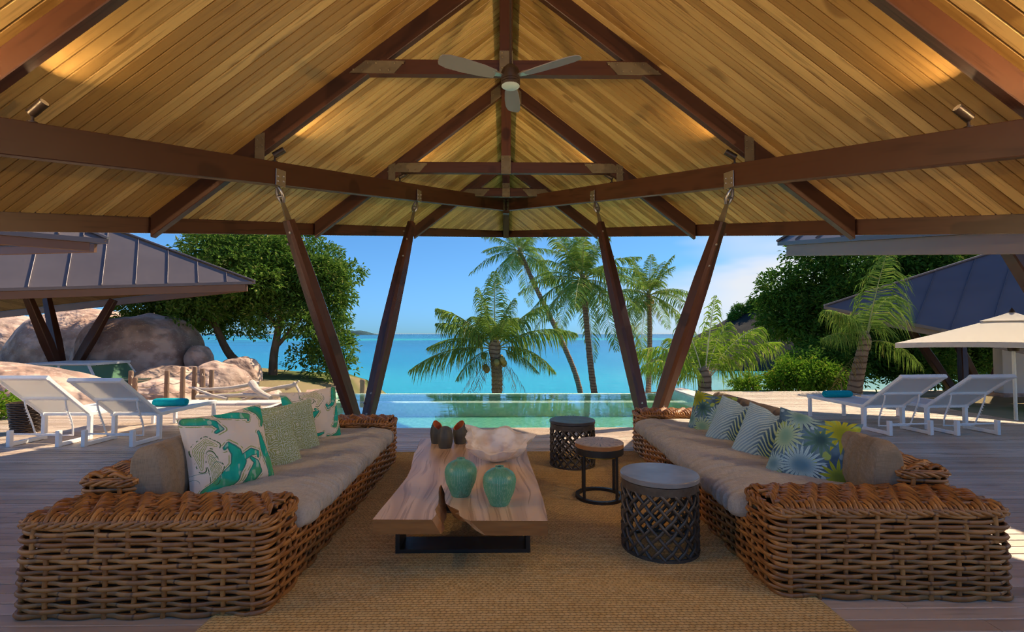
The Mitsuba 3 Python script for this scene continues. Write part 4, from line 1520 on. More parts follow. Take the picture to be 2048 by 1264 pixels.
put('canopy', cone(rim, 1.80, 0)[:2], 'm_canopy', t, 25)
val = np.array([rim, rim - (0, 0, .10)])
v, f, u = loft(np.array([rim - (0, 0, .10), rim, rim * (1, 1, 1) + np.column_stack([(uc - rim[:, :2]) * .006, 0 * rim[:, 0]]), rim - (0, 0, .10) + np.column_stack([(uc - rim[:, :2]) * .006, 0 * rim[:, 0]])]), 0, False)
put('valance', (v, f), 'm_canopy', t, 25)
small = rim.copy()
small[:, :2] = uc + (small[:, :2] - uc) * .27
small[:, 2] = 1.665
put('vent_cap', cone(small, 1.85, 0, 5, .01)[:2], 'm_canopy', t, 25)
put('finial', lathe([(0, 1.83), (.06, 1.83), (.04, 1.88), (.0, 1.93)], (uc[0], uc[1], 0), 12)[:2], 'm_bronze', t, 40)
for a in (172, 262, 352, 82):
    a = math.radians(a)
    put('rib', bar((uc[0], uc[1], 1.75), (uc[0] + (H - .06) * math.cos(a), uc[1] + (H - .06) * math.sin(a), 1.19), .03, .03, .004)[:2], 'm_white', t)

# small bollard at the pool's far left corner
t = thing('bollard', 'small pale post standing at the far left corner of the pool', 'post')
k = put('shaft', lathe([(0, -.3), (.06, -.3), (.06, .20), (.066, .205), (.066, .25), (.05, .275), (0, .285)], (-3.55, 12.06, 0), 18)[:2], 'm_post', t, 40)
# ---------------------------------------------------------------- neighbouring pavilions
def pavilion(label, T, rd, nd, fd, Ln, Lf, Lr, fh=.20, step=.55, side=1, inset=.35, metal='m_roof'):
    """T: prow tip; rd, nd, fd: directions of ridge, near eave, far eave (plan length 1, z slope)"""
    t = thing('pavilion', label, 'building')
    T, rd, nd, fd = (np.asarray(a, float) for a in (T, rd, nd, fd))
    e = unit(nd)
    r = unit(rd)
    nrm = unit(np.cross(e, r))
    if nrm[2] < 0: nrm = -nrm
    p = unit(rd - e * np.dot(rd, e))
    a_, b_ = np.dot(r, e), np.dot(r, p)
    tmax = Lr * b_
    s_ = [0.02]
    while s_[-1] < Ln: s_.append(s_[-1] + step)
    up = lambda s: min(s * b_ / max(a_, .05), tmax)
    for i in range(len(s_) - 1):
        q = [T + e * s_[i], T + e * s_[i + 1], T + e * s_[i + 1] + p * up(s_[i + 1]), T + e * s_[i] + p * up(s_[i])]
        g = np.array([[x - nrm * .04 for x in q], q])
        if np.dot(np.cross(q[1] - q[0], q[2] - q[0]), nrm) < 0: g = g[:, ::-1]
        put('roof_panel', loft(g, 0)[:2], metal, t)
        if up(s_[i + 1]) > .1:
            c0, c1 = T + e * s_[i + 1], T + e * s_[i + 1] + p * up(s_[i + 1])
            put('seam', bar(c0 + nrm * .02, c1 + nrm * .02, .016, .034, .003, up=nrm)[:2], metal, t)
    # far slope, undersides
    f_ = unit(fd)
    A, B = T + f_ * Lf, T + r * Lr
    nf = unit(np.cross(f_, r))
    if nf[2] < 0: nf = -nf
    g = np.array([[x - nf * .04 for x in (T, A, A + (B - T), B)], [T, A, A + (B - T), B]])
    if np.dot(np.cross(A - T, B - T), nf) < 0: g = g[:, ::-1]
    put('far_slope', loft(g, 0)[:2], 'm_roof', t)
    for q, nn in (((T, T + e * Ln, T + e * Ln + p * up(Ln), T + r * Lr), nrm), ((T, A, A + (B - T), B), nf)):
        g = np.array([[x - nn * .075 for x in q], [x - nn * .045 for x in q]])
        if np.dot(np.cross(q[1] - q[0], q[2] - q[0]), nn) < 0: g = g[:, ::-1]
        v, f, u = loft(g, 3)
        put('soffit', (v, f), 'm_soffit', t, False, v[:, :2] * (1, 9))
    put('ridge_cap', bar(T + nrm * .02, T + r * Lr + nrm * .02, .09, .05, .008, up=(0, 0, 1))[:2], 'm_roof', t)
    ax = unit(unit(nd) + unit(fd))
    for d_, L_ in ((e, Ln), (f_, Lf)):
        i0 = T + ax * .10
        put('drip_edge', bar(T - (0, 0, .045), T + d_ * L_ - (0, 0, .045), .03, .09, .003)[:2], 'm_roof', t)
        v, f, u = bar(i0 + d_ * inset * .5 - (0, 0, .09 + fh / 2), i0 + d_ * L_ - (0, 0, .09 + fh / 2), .05, fh, .006, uid=7)
        put('fascia', (v, f), 'm_fascia' if side < 0 else 'm_fascia_metal', t, False, u)
    return t


def vpost(t, foot, heads, w=.2):
    for h_ in heads:
        v, f, u = bar(foot, h_, w, w * .9, .02, up=(0, 1, 0.1), uid=hash(str(h_)) % 50 if False else 11, taper=[(0, .8), (.5, 1.05), (1, .75)])
        put('post', (v, f), 'm_timber', t, False, u)


P1 = pavilion('left pavilion with wide grey standing-seam roof in front of the big tree', (-8.28, 16, 3.14), (-.992, -.13, .38), (-.871, -.491, -.085), (-.968, .25, -.07), 9.5, 12, 7.5, .22, .78, -1)
ft = (-14.37, 16.0, -.25)
vpost(P1, ft, [(-14.6, 14.9, 2.55), (-15.6, 16.6, 2.6), (-13.2, 16.4, 2.55)], .26)
P2 = pavilion('roof corner at the left edge, right under the eave, with brown fascia', (-7.37, 9.0, 3.16), (-.93, -.2, .42), (-.80, -.6, -.005), (-.95, .3, .03), 6, 6, 4.5, .16, .33, -1)
P3 = pavilion('near right pavilion roof pointing left above the loungers, with pale fascia', (6.5, 11.4, 3.6), (.45, -.89, .42), (-.157, -.987, -.157), (.887, -.461, -.046), 7.5, 8.0, 8.5, .25, .95, 1, .6)
vpost(P3, (7.72, 5.8, 0.0), [(6.28, 6.0, 2.66)], .24)
P4 = pavilion('dark slate-blue roof of the farther right pavilion, behind the young palm', (9.96, 15.0, 2.28), (.93, -.25, .33), (.72, -.69, -.265), (.89, .45, -.1), 9, 4, 12, .16, .75, 1, metal='m_roof_slate')
vpost(P4, (13.35, 14.0, -.7), [(12.1, 14.6, 1.9), (13.9, 14.6, 1.6)], .2)
vpost(P4, (15.6, 15.6, -.7), [(14.3, 15.6, 1.9), (16.7, 15.6, 1.9)], .2)
t = thing('white_wall', 'white wall end behind the parasol pole at the right edge', 'wall')
put('wall', box(15.55, 17.5, 15.0, 15.3, -.8, 1.6, .01)[:2], 'm_wall', t)
put('plinth', box(15.4, 17.6, 14.85, 15.35, -.9, -.45, .02)[:2], 'm_granite', t)


# ---------------------------------------------------------------- boulders
ICO = {n: trimesh.creation.icosphere(subdivisions=n) for n in (4, 5)}


def boulder(label, c, r, seed, rough=.25, sub=5, tilt=0.0, group=None, sharp=1.0):
    m = ICO[sub]
    v = np.array(m.vertices)
    n1 = meshkit.fbm(v * 1.1 + seed * 7.3, 3, seed)
    n2 = meshkit.fbm(v * 3.4 + seed * 3.1, 4, seed + 5)
    k = 1 + rough * 1.5 * (n1 - .5) + rough * .35 * (n2 - .5)
    sup = (np.abs(v) ** (2.6 * sharp)).sum(1) ** (-1 / (2.6 * sharp))
    w = v * (k * sup)[:, None] * np.asarray(r)
    w = w @ rotm((0, 1, 0), tilt).T
    w[:, 2] -= .03 * np.abs(meshkit.noise(w * 2.2, seed)) * 0
    k_ = put('boulder', (w + np.asarray(c), m.faces), 'm_granite', None, True)
    tag(k_, label, 'boulder', group)


boulder('huge rounded granite boulder between the left pavilion post and the tree', (-13.55, 18.2, -.05), (2.05, 1.9, 2.2), 3, .20)
boulder('big dark granite boulder behind the left pavilion posts', (-19.0, 22.5, -.3), (3.0, 2.4, 2.75), 8, .25)
boulder('granite boulder at the far left edge, behind the others', (-26.0, 25, -.3), (2.7, 2.2, 2.75), 12, .2)
boulder('granite boulder topping the left rock group, under the pavilion eave', (-17.7, 23.2, .35), (1.5, 1.5, 2.1), 15, .25)
boulder('low granite boulder under the big round one, left of the fence posts', (-11.35, 16.3, -.9), (1.3, 1.3, 1.35), 21, .3)
boulder('pale pink granite boulder right of the fence posts', (-9.25, 15.5, -.85), (.95, 1.2, 1.35), 24, .25, tilt=18)
boulder('small upright granite stone on the right shoulder of the big boulder', (-11.2, 17.8, .25), (.40, .5, .72), 27, .3, 4)
boulder('dark pink granite rock half behind the pale pink boulder', (-9.6, 17.5, -.4), (.75, .7, 1.0), 29, .3, 4)
boulder('long low granite slab behind the driftwood, under the big tree', (-7.6, 17.5, -1.55), (2.3, 1.3, 1.05), 33, .3)
boulder('flat granite rock at the right end of the rocks, beside the pool', (-5.9, 17.0, -1.6), (1.5, 1.0, .85), 36, .3)
boulder('small granite rock just behind the driftwood logs', (-7.3, 14.6, -.75), (.75, .6, .55), 39, .3, 4)
boulder('broad pale granite boulder right behind the two left loungers', (-10.0, 9.95, -.35), (2.4, 1.1, 1.12), 41, .18, tilt=5)
boulder('granite boulder low between loungers and rope fence', (-8.9, 12.9, -.6), (1.0, .9, .8), 44, .25)

# ---------------------------------------------------------------- rope fence, driftwood
t = thing('rope_fence', 'fence of weathered wooden posts with thin ropes before the boulders', 'fence')
fp = [(-8.80, 11.5, .54), (-8.55, 11.3, .40), (-7.96, 11.5, .54), (-7.46, 11.3, .64), (-7.38, 11.6, .62), (-7.20, 11.6, .58), (-7.00, 11.3, .44), (-6.92, 11.5, .56)]
for x, y, z in fp:
    put('post', lathe([(0, -.6), (.055, -.6), (.05, z - .02), (.042, z), (0, z + .005)], (x, y, 0), 12)[:2], 'm_post', t, 40)
for a, b in zip(fp[:-1], fp[1:]):
    for q, hh in ((.9, .05), (.55, .2), (.2, .35)):
        p0, p1 = np.array((a[0], a[1], a[2] * q - .02)), np.array((b[0], b[1], b[2] * q - .02 - (hh - .2) * .2))
        s_ = np.linspace(0, 1, 9)[:, None]
        put('rope', tube(p0 + (p1 - p0) * s_ - np.array((0, 0, .07)) * 4 * s_ * (1 - s_), .008, 5)[:2], 'm_rope', t, True)


def branch(label, pts, r0, r1, grp=None):
    p = spline(pts, 18)
    p = p + .02 * (np.stack([meshkit.noise(p * 4, s) for s in (1, 2, 3)], 1) - .5)
    k_ = put('driftwood', tube(p, np.linspace(r0, r1, 18), 9)[:2], 'm_driftwood', None, True)
    tag(k_, label, 'driftwood', grp)


branch('thick bleached driftwood log leaning across the pile', [(-5.72, 11.0, .30), (-5.4, 10.7, .14), (-5.02, 10.45, .03)], .085, .045)
branch('long pale driftwood pole lying along the back of the deck', [(-6.9, 10.95, .0), (-5.9, 10.75, .05), (-4.75, 10.6, .06)], .05, .04)
branch('curved driftwood branch at the left of the pile, thin end at the fence', [(-7.3, 11.3, .17), (-6.8, 11.1, .15), (-6.2, 11.0, .19), (-5.7, 11.3, .27)], .03, .05)
branch('thin driftwood branch slanting down from the fence', [(-7.15, 11.2, .17), (-6.6, 10.9, .06), (-6.1, 10.7, -.02)], .028, .035)
branch('driftwood branch behind the thick log, reaching right', [(-6.3, 11.5, -.20), (-5.4, 11.2, .12), (-4.8, 11.2, .24)], .035, .05)
branch('forked driftwood stick standing at the right end of the pile', [(-5.1, 11.3, .12), (-4.85, 11.2, .24), (-4.72, 11.15, .33)], .03, .02)
branch('short driftwood stick crossing the right end of the pile', [(-4.85, 11.2, .30), (-4.7, 11.1, .12), (-4.55, 10.9, .02)], .025, .03)
t = thing('retaining_ledge', 'low pale stone ledge along the far edge of the left deck', 'ledge')
for i in range(6):
    put('stone', box(-9.3 + i * .8, -8.51 + i * .8, 9.62, 10.05, -.5, .04 + .01 * (i % 2), .015)[:2], 'm_coping', t)

# ---------------------------------------------------------------- parked off-road car behind the boulder
t = thing('car', 'dark off-road car half hidden behind the pale boulder, below the left pavilion posts', 'car')
cc = np.array((-13.1, 15.0, -.95))
mm = M().add(*box(-2.0, 2.0, -.85, .85, .40, .98, .06)).add(*box(-.75, .0, -.8, .8, .9, 1.02, .05))
put('body', (mm.mesh()[0] + cc, mm.mesh()[1]), 'm_carpaint', t)
g = np.array([[(-1.0, -.80, .98), (1.25, -.80, .98), (1.25, .80, .98), (-1.0, .80, .98)], [(-.85, -.72, 1.44), (.95, -.72, 1.44), (.95, .72, 1.44), (-.85, .72, 1.44)]])
put('window', (loft(g, 0)[0] + cc, loft(g, 0)[1]), 'm_carglass', t)
mm = M().add(*box(-.92, 1.02, -.77, .77, 1.43, 1.50, .02))
put('roof', (mm.mesh()[0] + cc, mm.mesh()[1]), 'm_wall', t)
for x0, x1 in ((-1.0, -.85), (1.25, .95), (.1, .1)):
    for y_ in (-1, 1):
        put('pillar', (bar((x0, y_ * .805, .98), (x1, y_ * .725, 1.44), .07, .04, .006)[0] + cc, bar((x0, y_ * .805, .98), (x1, y_ * .725, 1.44), .07, .04, .006)[1]), 'm_wall', t)
for x in (-1.3, 1.3):
    for y_ in (-.86, .86):
        put('wheel', (tube([(x, y_ - .1, .36), (x, y_ + .1, .36)], .36, 24)[0] + cc, tube([(x, y_ - .1, .36), (x, y_ + .1, .36)], .36, 24)[1]), 'm_black', t, 40)


# ---------------------------------------------------------------- trees
def leaf_cloud(pos, out, n, ln, wd, r_, droop=.35, spread=.9):
    """n leaves at the given points, growing outwards; two folded triangles each"""
    ax = unit(out + spread * r_.normal(size=(n, 3)) * .6 + np.array((0, 0, -droop)))
    up = unit(np.array((0, 0, 1.0)) + .55 * r_.normal(size=(n, 3)) + .4 * out)
    sd = unit(np.cross(ax, up))
    nn = np.cross(sd, ax)
    L = ln * r_.uniform(.7, 1.25, (n, 1))
    Wd = wd * r_.uniform(.75, 1.2, (n, 1))
    a, t_ = pos, pos + ax * L - nn * L * .10
    m_ = pos + ax * L * .48
    l, r = m_ - sd * Wd * .5 + nn * Wd * .18, m_ + sd * Wd * .5 + nn * Wd * .18
    v = np.stack([a, l, t_, r], 1).reshape(-1, 3)
    b = np.arange(n)[:, None] * 4
    f = np.vstack([b + [0, 2, 1], b + [0, 3, 2]])
    ids = np.arange(n) % 997
    u = np.stack([np.tile([0, .5, 1, .5], n), np.repeat(ids + .5, 4)], 1)
    return v, f, u


def crown(blobs, dens, ln, wd, seed, fill=.35, droop=.35):
    """leaves in the outer shells of overlapping ellipsoid lumps, each built of smaller twig tufts"""
    r_ = np.random.default_rng(seed)
    P_, O_ = [], []
    for (c, rad, w) in blobs:
        nt = int(w * dens)
        d = unit(r_.normal(size=(nt, 3)))
        d[:, 2] = np.where(d[:, 2] < -.55, -d[:, 2] * .6, d[:, 2])
        d = unit(d)
        q = 1 - fill * r_.random((nt, 1)) ** 2
        tuft = np.asarray(c) + d * np.asarray(rad) * q
        k_ = 11
        p = np.repeat(tuft, k_, 0) + r_.normal(size=(nt * k_, 3)) * ln * .55
        P_.append(p)
        O_.append(np.repeat(d, k_, 0))
    P_, O_ = np.vstack(P_), np.vstack(O_)
    return leaf_cloud(P_, O_, len(P_), ln, wd, r_, droop)


def limb(pts, r0, r1, n=16, sides=9, seed=0):
    p = spline(pts, n)
    p = p + .10 * r0 * 3 * (np.stack([meshkit.noise(p * 1.3, s + seed) for s in (1, 2, 3)], 1) - .5)
    return tube(p, np.linspace(r0, r1, n), sides)


def lumps(c, R, n, rs, seed, low=-.5):
    r_ = np.random.default_rng(seed)
    out = []
    i = 0
    while len(out) < n:
        d = unit(r_.normal(size=3))
        if d[2] < low: continue
        q = (.55 + .45 * r_.random()) if i % 3 else r_.random() * .5
        i += 1
        rad = rs * r_.uniform(.75, 1.25)
        out.append((np.asarray(c) + d * np.asarray(R) * q, (rad, rad, rad * .8), rad ** 2))
    return out


def tree(label, trunk_pts, blobs, dens, ln, wd, seed, leaf, tr=.2, limbs=(), fill=.4, droop=.35):
    t = thing('tree', label, 'tree')
    for i, (pts, a, b) in enumerate(trunk_pts):
        v, f, u = limb(pts, a, b, seed=seed + i)
        put('trunk' if i == 0 else 'branch', (v, f), 'm_bark', t, True)
    v, f, u = crown(blobs, dens, ln, wd, seed, fill, droop)
    stuff(put('foliage', (v, f), leaf, t, False, u))
    return t


gzf = lambda x, y: float(ground_z(x, y))
B1 = lumps((-10.2, 20.7, 3.3), (3.7, 2.8, 2.5), 74, 1.0, 4, -.8)
B1 += [((-7.2 - .12 * z, 20.4, z), (.95, .9, .75), 1.0) for z in (.7, 1.5, 2.3, 3.2, 4.0)] + [((-6.9, 20.2, .1), (.6, .7, .45), .4), ((-8.3, 20.1, .4), (.8, .8, .5), .5), ((-7.7, 20.2, -.1), (.6, .6, .5), .5)]
B1 = [b for b in B1 if not (-12.6 < b[0][0] < -9.2 and b[0][2] < 1.5)]
tree('large glossy broadleaf tree with one upright trunk, at the water left of the posts', [([(-9.5, 20, -1.6), (-9.55, 20, .2), (-9.4, 20.1, 1.6), (-9.3, 20.4, 3.6)], .20, .10), ([(-9.45, 20.1, .9), (-8.6, 20.3, 2.0), (-7.6, 20.5, 3.2)], .09, .04), ([(-9.4, 20.1, 1.6), (-10.6, 20.5, 3.0), (-11.5, 20.8, 4.2)], .10, .04)],
     B1, 90, .19, .085, 5, 'm_leaf_big', fill=.5)
B2 = lumps((-13.4, 21.2, 2.5), (2.6, 2.6, 2.4), 34, 1.0, 14, -.7)
B2 = [b for b in B2 if not (b[0][0] > -13.0 and b[0][2] < 1.6)]
tree('broadleaf tree with a leaning forked trunk, left of the upright one', [([(-9.9, 19.7, -1.5), (-10.5, 19.8, -.2), (-11.3, 19.9, .6), (-12.0, 20.1, 1.8), (-12.6, 20.4, 3.4)], .22, .09), ([(-12.0, 20.1, 1.8), (-13.2, 20.4, 2.2)], .09, .03)], B2, 90, .19, .085, 15, 'm_leaf_big', fill=.5)
B3 = lumps((15.0, 20.6, 2.2), (3.5, 2.6, 3.1), 58, 1.05, 24, -.8) + lumps((18.6, 20.5, 3.6), (3.0, 2, 1.7), 20, 1.0, 25, -.7)
tree('dense dark green tree behind the young palm on the right', [([(14.6, 20.4, gzf(14.6, 20.4) - .3), (14.5, 20.4, 1.0), (14.9, 20.6, 3.2)], .26, .1), ([(14.5, 20.4, .8), (16.2, 20.8, 2.6)], .12, .04)], B3, 80, .21, .10, 26, 'm_leaf_dark', fill=.55)
B4 = lumps((17.6, 18.6, .2), (4.6, 1.4, 1.2), 34, .8, 34, -.6)
tree('dark hedge of shrubs below the slate-blue roof, behind the loungers', [([(17, 18.6, gzf(17, 18.6) - .2), (17, 18.6, .4)], .08, .04)], B4, 110, .16, .075, 35, 'm_leaf_dark', fill=.6)
B5 = lumps((8.55, 14.2, -.05), (1.25, 1.0, .55), 24, .42, 44, -.5) + lumps((7.25, 14.3, -.15), (.55, .5, .25), 7, .26, 45)
tree('bright green bush at the far edge of the right deck, beside the sandy shore', [([(8.3, 14.1, gzf(8.3, 14.1) - .2), (8.2, 14.1, -.3), (8.0, 14.1, .1)], .05, .02), ([(7.6, 14.1, -.7), (7.4, 14.1, -.35), (7.2, 14.2, -.15)], .03, .015)], B5, 230, .12, .055, 46, 'm_leaf_bush', fill=.6)
B6 = lumps((10.4, 16.5, .0), (1.2, 1.0, .9), 16, .6, 54, -.6)
tree('mid green shrub between the bright bush and the young palm', [([(10.4, 16.5, gzf(10.4, 16.5) - .2), (10.4, 16.5, .2)], .06, .03)], B6, 130, .15, .07, 55, 'm_leaf_dark', fill=.6)
B7 = lumps((-8.2, 8.15, .10), (.35, .3, .2), 6, .16, 64, -.2)
tree('small lime green plant at the left edge beside the deck', [([(-8.2, 8.3, -.4), (-8.2, 8.2, .1)], .02, .01)], B7, 420, .11, .05, 65, 'm_leaf_bush', fill=.6)


# ---------------------------------------------------------------- coconut palms
def frond(o, d0, L, sag, r_, n=46, ll=.62, twist=0.0, hang=.55, dry=False):
    """rachis from o along d0, bending down by sag; leaflets on both sides. Returns rachis mesh and leaflet mesh"""
    s = np.linspace(0, 1, 18)[:, None]
    d0 = unit(d0)
    hz = unit(np.array((d0[0], d0[1], 0)) + 1e-6)
    path = np.asarray(o) + d0 * L * s + np.array((0, 0, -1.0)) * L * sag * s ** 2.2 + hz * L * sag * .25 * s ** 2 * (d0[2] > .3)
    tg = unit(np.gradient(path, axis=0))
    rm = tube(path, np.linspace(.030, .005, 18) * L / 3, 6)
    q = np.linspace(.16, .995, n)
    P_ = np.stack([np.interp(q, s[:, 0], path[:, k]) for k in range(3)], 1)
    Tg = unit(np.stack([np.interp(q, s[:, 0], tg[:, k]) for k in range(3)], 1))
    up = np.array((0, 0, 1.0))
    sd = unit(np.cross(Tg, up) + 1e-6)
    sd = sd * math.cos(twist) + np.cross(Tg, sd) * math.sin(twist)
    V, F, U = [], [], []
    env = ll * L / 3 * np.clip(np.sin(np.pi * (q * .86 + .12)) ** .7, .12, 1)
    for e in (-1, 1):
        Le = env * r_.uniform(.8, 1.12, n)
        dr_ = unit(sd * e + Tg * (.30 + .45 * q[:, None]) + r_.normal(size=(n, 3)) * .10)
        dn = np.array((0, 0, -1.0))
        h1 = hang * r_.uniform(.6, 1.3, (n, 1))
        a = P_
        m1 = a + (dr_ * .5 + dn * h1 * .16) * Le[:, None]
        m2 = a + (dr_ * .86 + dn * h1 * .62) * Le[:, None]
        t_ = a + (dr_ * 1.02 + dn * h1 * 1.15) * Le[:, None]
        w = (.022 * L / 3) * np.ones((n, 1))
        wv = unit(np.cross(dr_, np.cross(Tg, dr_)) + .35 * r_.normal(size=(n, 3)))
        rows = np.stack([a - wv * w * .35, a + wv * w * .35, m1 - wv * w, m1 + wv * w, m2 - wv * w * .75, m2 + wv * w * .75, t_], 1)
        b = np.arange(n)[:, None] * 7
        F.append(np.vstack([b + x for x in ([0, 1, 3], [0, 3, 2], [2, 3, 5], [2, 5, 4], [4, 5, 6])]) + 7 * n * (e > 0))
        V.append(rows.reshape(-1, 3))
        ids = r_.integers(0, 900, n)
        U.append(np.stack([np.tile([0, 0, .5, .5, .8, .8, 1], n), np.repeat(ids + .5, 7)], 1))
    return rm, (np.vstack(V), np.vstack(F), np.vstack(U))


def palm(label, trunk, r0, r1, crown_at, fr, seed, leaf='m_frond', rach='m_rachis', nuts=0, dry=0, n=46, ll=.62, hang=.55):
    r_ = np.random.default_rng(seed)
    t = thing('palm', label, 'palm tree')
    p = spline(trunk, 40)
    k_ = np.linspace(0, 1, 40)
    rad = r0 + (r1 - r0) * k_ + r0 * .5 * np.exp(-k_ * 14) + .06 * r1 * np.cos(np.arange(40) * np.pi)
    put('trunk', tube(p, rad, 12)[:2], 'm_palmbark', t, True)
    s_ = trimesh.creation.icosphere(subdivisions=3)
    put('crown_heart', (np.array(s_.vertices) * (r1 * 1.12, r1 * 1.12, r1 * 2.4) + np.asarray(crown_at), s_.faces), 'm_palmbark', t, True)
    for az, el, L, sag in fr:
        a, b = math.radians(az), math.radians(el)
        d = np.array((math.cos(a) * math.cos(b), math.sin(a) * math.cos(b), math.sin(b)))
        o = np.asarray(crown_at) + np.array((d[0], d[1], .3 * d[2])) * r1 * .7
        rm, lf = frond(o, d, L, sag, r_, n, ll, r_.uniform(-.3, .3), hang)
        fk = put('frond', (lf[0], lf[1]), leaf, t, False, lf[2])
        put('rachis', rm[:2], rach, fk, True)
    for i in range(dry):
        a = r_.uniform(0, 2 * np.pi)
        d = np.array((math.cos(a), math.sin(a), -.5))
        rm, lf = frond(np.asarray(crown_at) - (0, 0, .2), d, 1.5, .6, r_, 22, .5, 0, 1.0)
        fk = put('dry_frond', (lf[0], lf[1]), 'm_frond_dry', t, False, lf[2])
    for i in range(nuts):
        a = r_.uniform(0, 2 * np.pi)
        c = np.asarray(crown_at) + (math.cos(a) * r1 * 2.0, math.sin(a) * r1 * 2.0, r_.uniform(-.75, -.25))
        v = np.array(ICO[4].vertices)[:] if False else None
        s_ = trimesh.creation.icosphere(subdivisions=2)
        put('coconut', (np.array(s_.vertices) * (.11, .11, .14) + c, s_.faces), 'm_nut', t, True)
    return t


def ring_fronds(n, r_, L, lo, hi, s0, s1, a0=0, a1=360):
    out = []
    for i in range(n):
        k_ = (i * .618) % 1
        el = lo + (hi - lo) * ((i * .382 + .1) % 1)
        out.append((a0 + (a1 - a0) * ((i / n + .02 * r_.normal()) % 1), el, L * r_.uniform(.85, 1.1), s0 + (s1 - s0) * (1 - (el - lo) / (hi - lo + 1e-6)) * r_.uniform(.8, 1.2)))
    return out


rp = np.random.default_rng(77)
# az 0 = right, 90 = away, 180 = left, 270 = towards the viewer
palm('short coconut palm in the middle, right behind the pool edge', [(-.30, 18, -3.2), (-.33, 18, -1.2), (-.34, 18, .0), (-.42, 18, .75)], .20, .20, (-.42, 18, .85),
     [(95, 88, 2.95, .03), (150, 76, 2.7, .12), (30, 73, 2.4, .18), (182, 52, 3.0, .30), (198, 45, 2.6, .36), (178, 8, 3.05, .40), (2, 35, 3.2, .40), (15, 56, 3.1, .30), (0, -5, 1.5, .5),
      (125, 60, 2.6, .4), (60, 58, 2.6, .4), (250, 66, 2.2, .4), (300, 62, 2.2, .4), (165, 30, 2.6, .5), (20, 12, 2.4, .6), (215, -12, 1.5, .5)], 101, 'm_frond', 'm_rachis', 9, 7, 84, .82, .85)
palm('tall leaning coconut palm, highest and leftmost of the palms', [(5.0, 30, -4.5), (4.4, 30, -1.4), (3.3, 30, 1.3), (1.9, 30, 4.2), (.9, 30, 6.45)], .17, .13, (.85, 30, 6.5), ring_fronds(22, rp, 2.9, -28, 75, .15, .75), 102, 'm_frond', 'm_rachis', 6, 2, 60, .7)
palm('tall straight coconut palm with a cluster of nuts, just left of the right posts', [(4.75, 24, -3.8), (4.3, 24, -1.0), (4.05, 24, 1.4), (3.85, 24, 4.0)], .17, .13, (3.82, 24, 4.1), ring_fronds(26, rp, 3.3, -34, 82, .15, .8) + [(100, 88, 3.2, .05), (170, 70, 3.0, .3)], 103, 'm_frond', 'm_rachis', 14, 2, 64, .7)
palm('coconut palm between the two right posts, its trunk hidden below', [(8.1, 28, -4.2), (8.3, 28, -.5), (8.35, 28, 2.0), (8.3, 28, 3.6)], .16, .12, (8.3, 28, 3.65), ring_fronds(24, rp, 3.0, -30, 80, .15, .75), 104, 'm_frond', 'm_rachis', 6, 2, 60, .7)
palm('young coconut palm with pale stems beside the right edge of the pool', [(5.42, 13, -1.4), (5.36, 13, -.4), (5.34, 13, .12)], .21, .16, (5.34, 13, .15),
     [(0, 84, 2.45, .08), (4, 58, 2.6, .30), (350, 50, 2.5, .36), (150, 78, 2.3, .22), (178, 56, 2.6, .55), (200, 44, 2.2, .5), (60, 66, 2.2, .4), (120, 64, 2.2, .4), (172, 26, 1.6, .25), (20, 72, 2.2, .25)], 105, 'm_frond_lime', 'm_rachis_pale', 0, 0, 60, .95, .9)
palm('young palm with drooping fronds on the right, before the dark tree', [(8.7, 12, -1.2), (8.68, 12, -.1), (8.82, 12, .6), (8.96, 12, 1.15)], .19, .12, (8.98, 12, 1.2),
     [(8, 76, 2.55, .10), (20, 66, 2.3, .40), (170, 66, 1.7, .45), (190, 34, 1.2, .5), (350, 12, 1.2, .75), (60, 56, 2.0, .5), (200, 60, 1.5, .4)], 106, 'm_frond', 'm_rachis', 0, 1, 64, .95, 1.0)

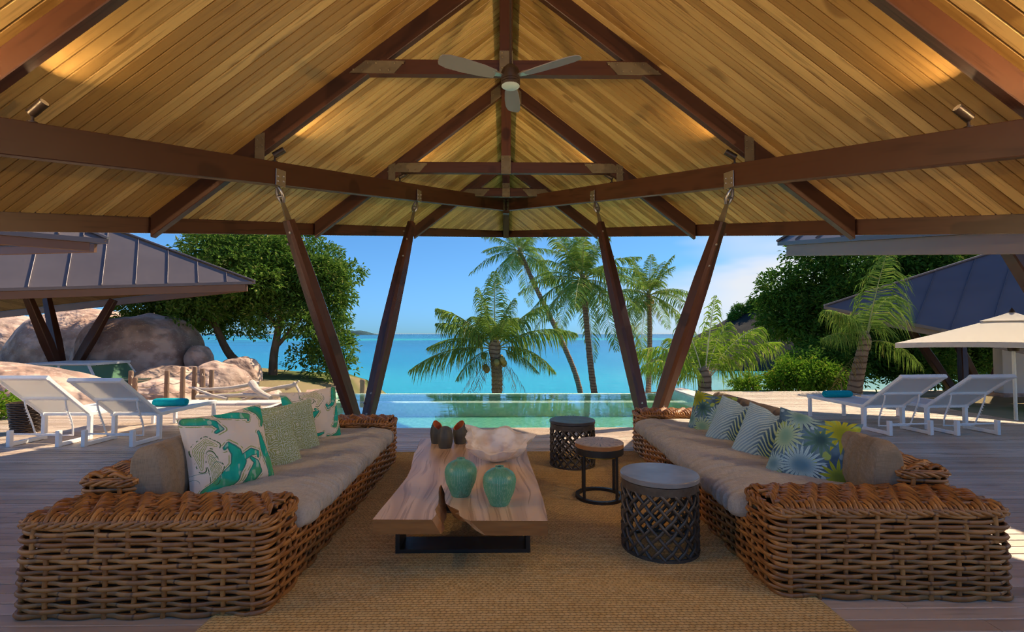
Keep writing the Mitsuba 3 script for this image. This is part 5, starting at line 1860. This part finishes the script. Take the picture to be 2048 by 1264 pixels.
# ---------------------------------------------------------------- headland and island
gx, gy = np.meshgrid(np.linspace(-1, 1, 90), np.linspace(-1, 1, 50), indexing='ij')
hx, hy = 58 + gx * 30, 86 + gy * 16
prof = np.clip(1 - gx ** 2, 0, 1) ** .8 * np.clip(1 - gy ** 2, 0, 1) ** .6
hz = SEA - 1 + prof * (12.0 + 3.0 * (meshkit.fbm(np.stack([hx * .09, hy * .09, hx * 0], -1), 4, 3) - .5)) * np.clip(1.15 + gx * .2, .3, 1.1)
v, f, u = grid(np.stack([hx, hy, hz], -1))
tag(put('headland', (v, f), 'm_headland', None, True), 'dark rocky headland at the shore beyond the right trees', 'headland')
r_ = np.random.default_rng(5)
ht = [(40.5, 86, 1.0), (42.5, 86, 1.3), (44.6, 86, 1.2), (47, 86, 1.1), (49, 86, 1.2), (51.5, 86, 1.3)]
for i, (x, y, s_) in enumerate(ht):
    zb = float(np.interp(x, hx[:, 25], hz[:, 25]))
    bl = lumps((x, y, zb + .5 * s_), (1.1 * s_, 1, .7 * s_), 6, .6 * s_, 80 + i, -.3)
    t_ = thing('tree', 'distant tree on the headland, ' + ('first', 'second', 'third', 'fourth', 'fifth', 'sixth')[i] + ' from the left', 'tree', 'trees along the headland')
    v, f, u = limb([(x, y, zb - .5), (x, y, zb + .6 * s_)], .12, .06)
    put('trunk', (v, f), 'm_bark', t_, True)
    v, f, u = crown(bl, 60, .34, .2, 90 + i, .5)
    stuff(put('foliage', (v, f), 'm_leaf_dark', t_, False, u))
gx, gy = np.meshgrid(np.linspace(-1, 1, 60), np.linspace(-1, 1, 12), indexing='ij')
n_ = meshkit.fbm(np.stack([gx * 2.4, gy, gx * 0], -1), 4, 6)
hz = SEA + np.clip(1 - gx ** 2, 0, 1) ** .7 * np.clip(1 - gy ** 2, 0, 1) ** .5 * (26 + 46 * (n_ - .35)) * np.where(gx < 0, 1, 1 - .5 * gx)
v, f, u = grid(np.stack([-1010 + gx * 160, 3200 + gy * 120, hz], -1))
tag(put('island', (v, f), 'm_island', None, True), 'low hazy island on the horizon left of the inner left post', 'island')
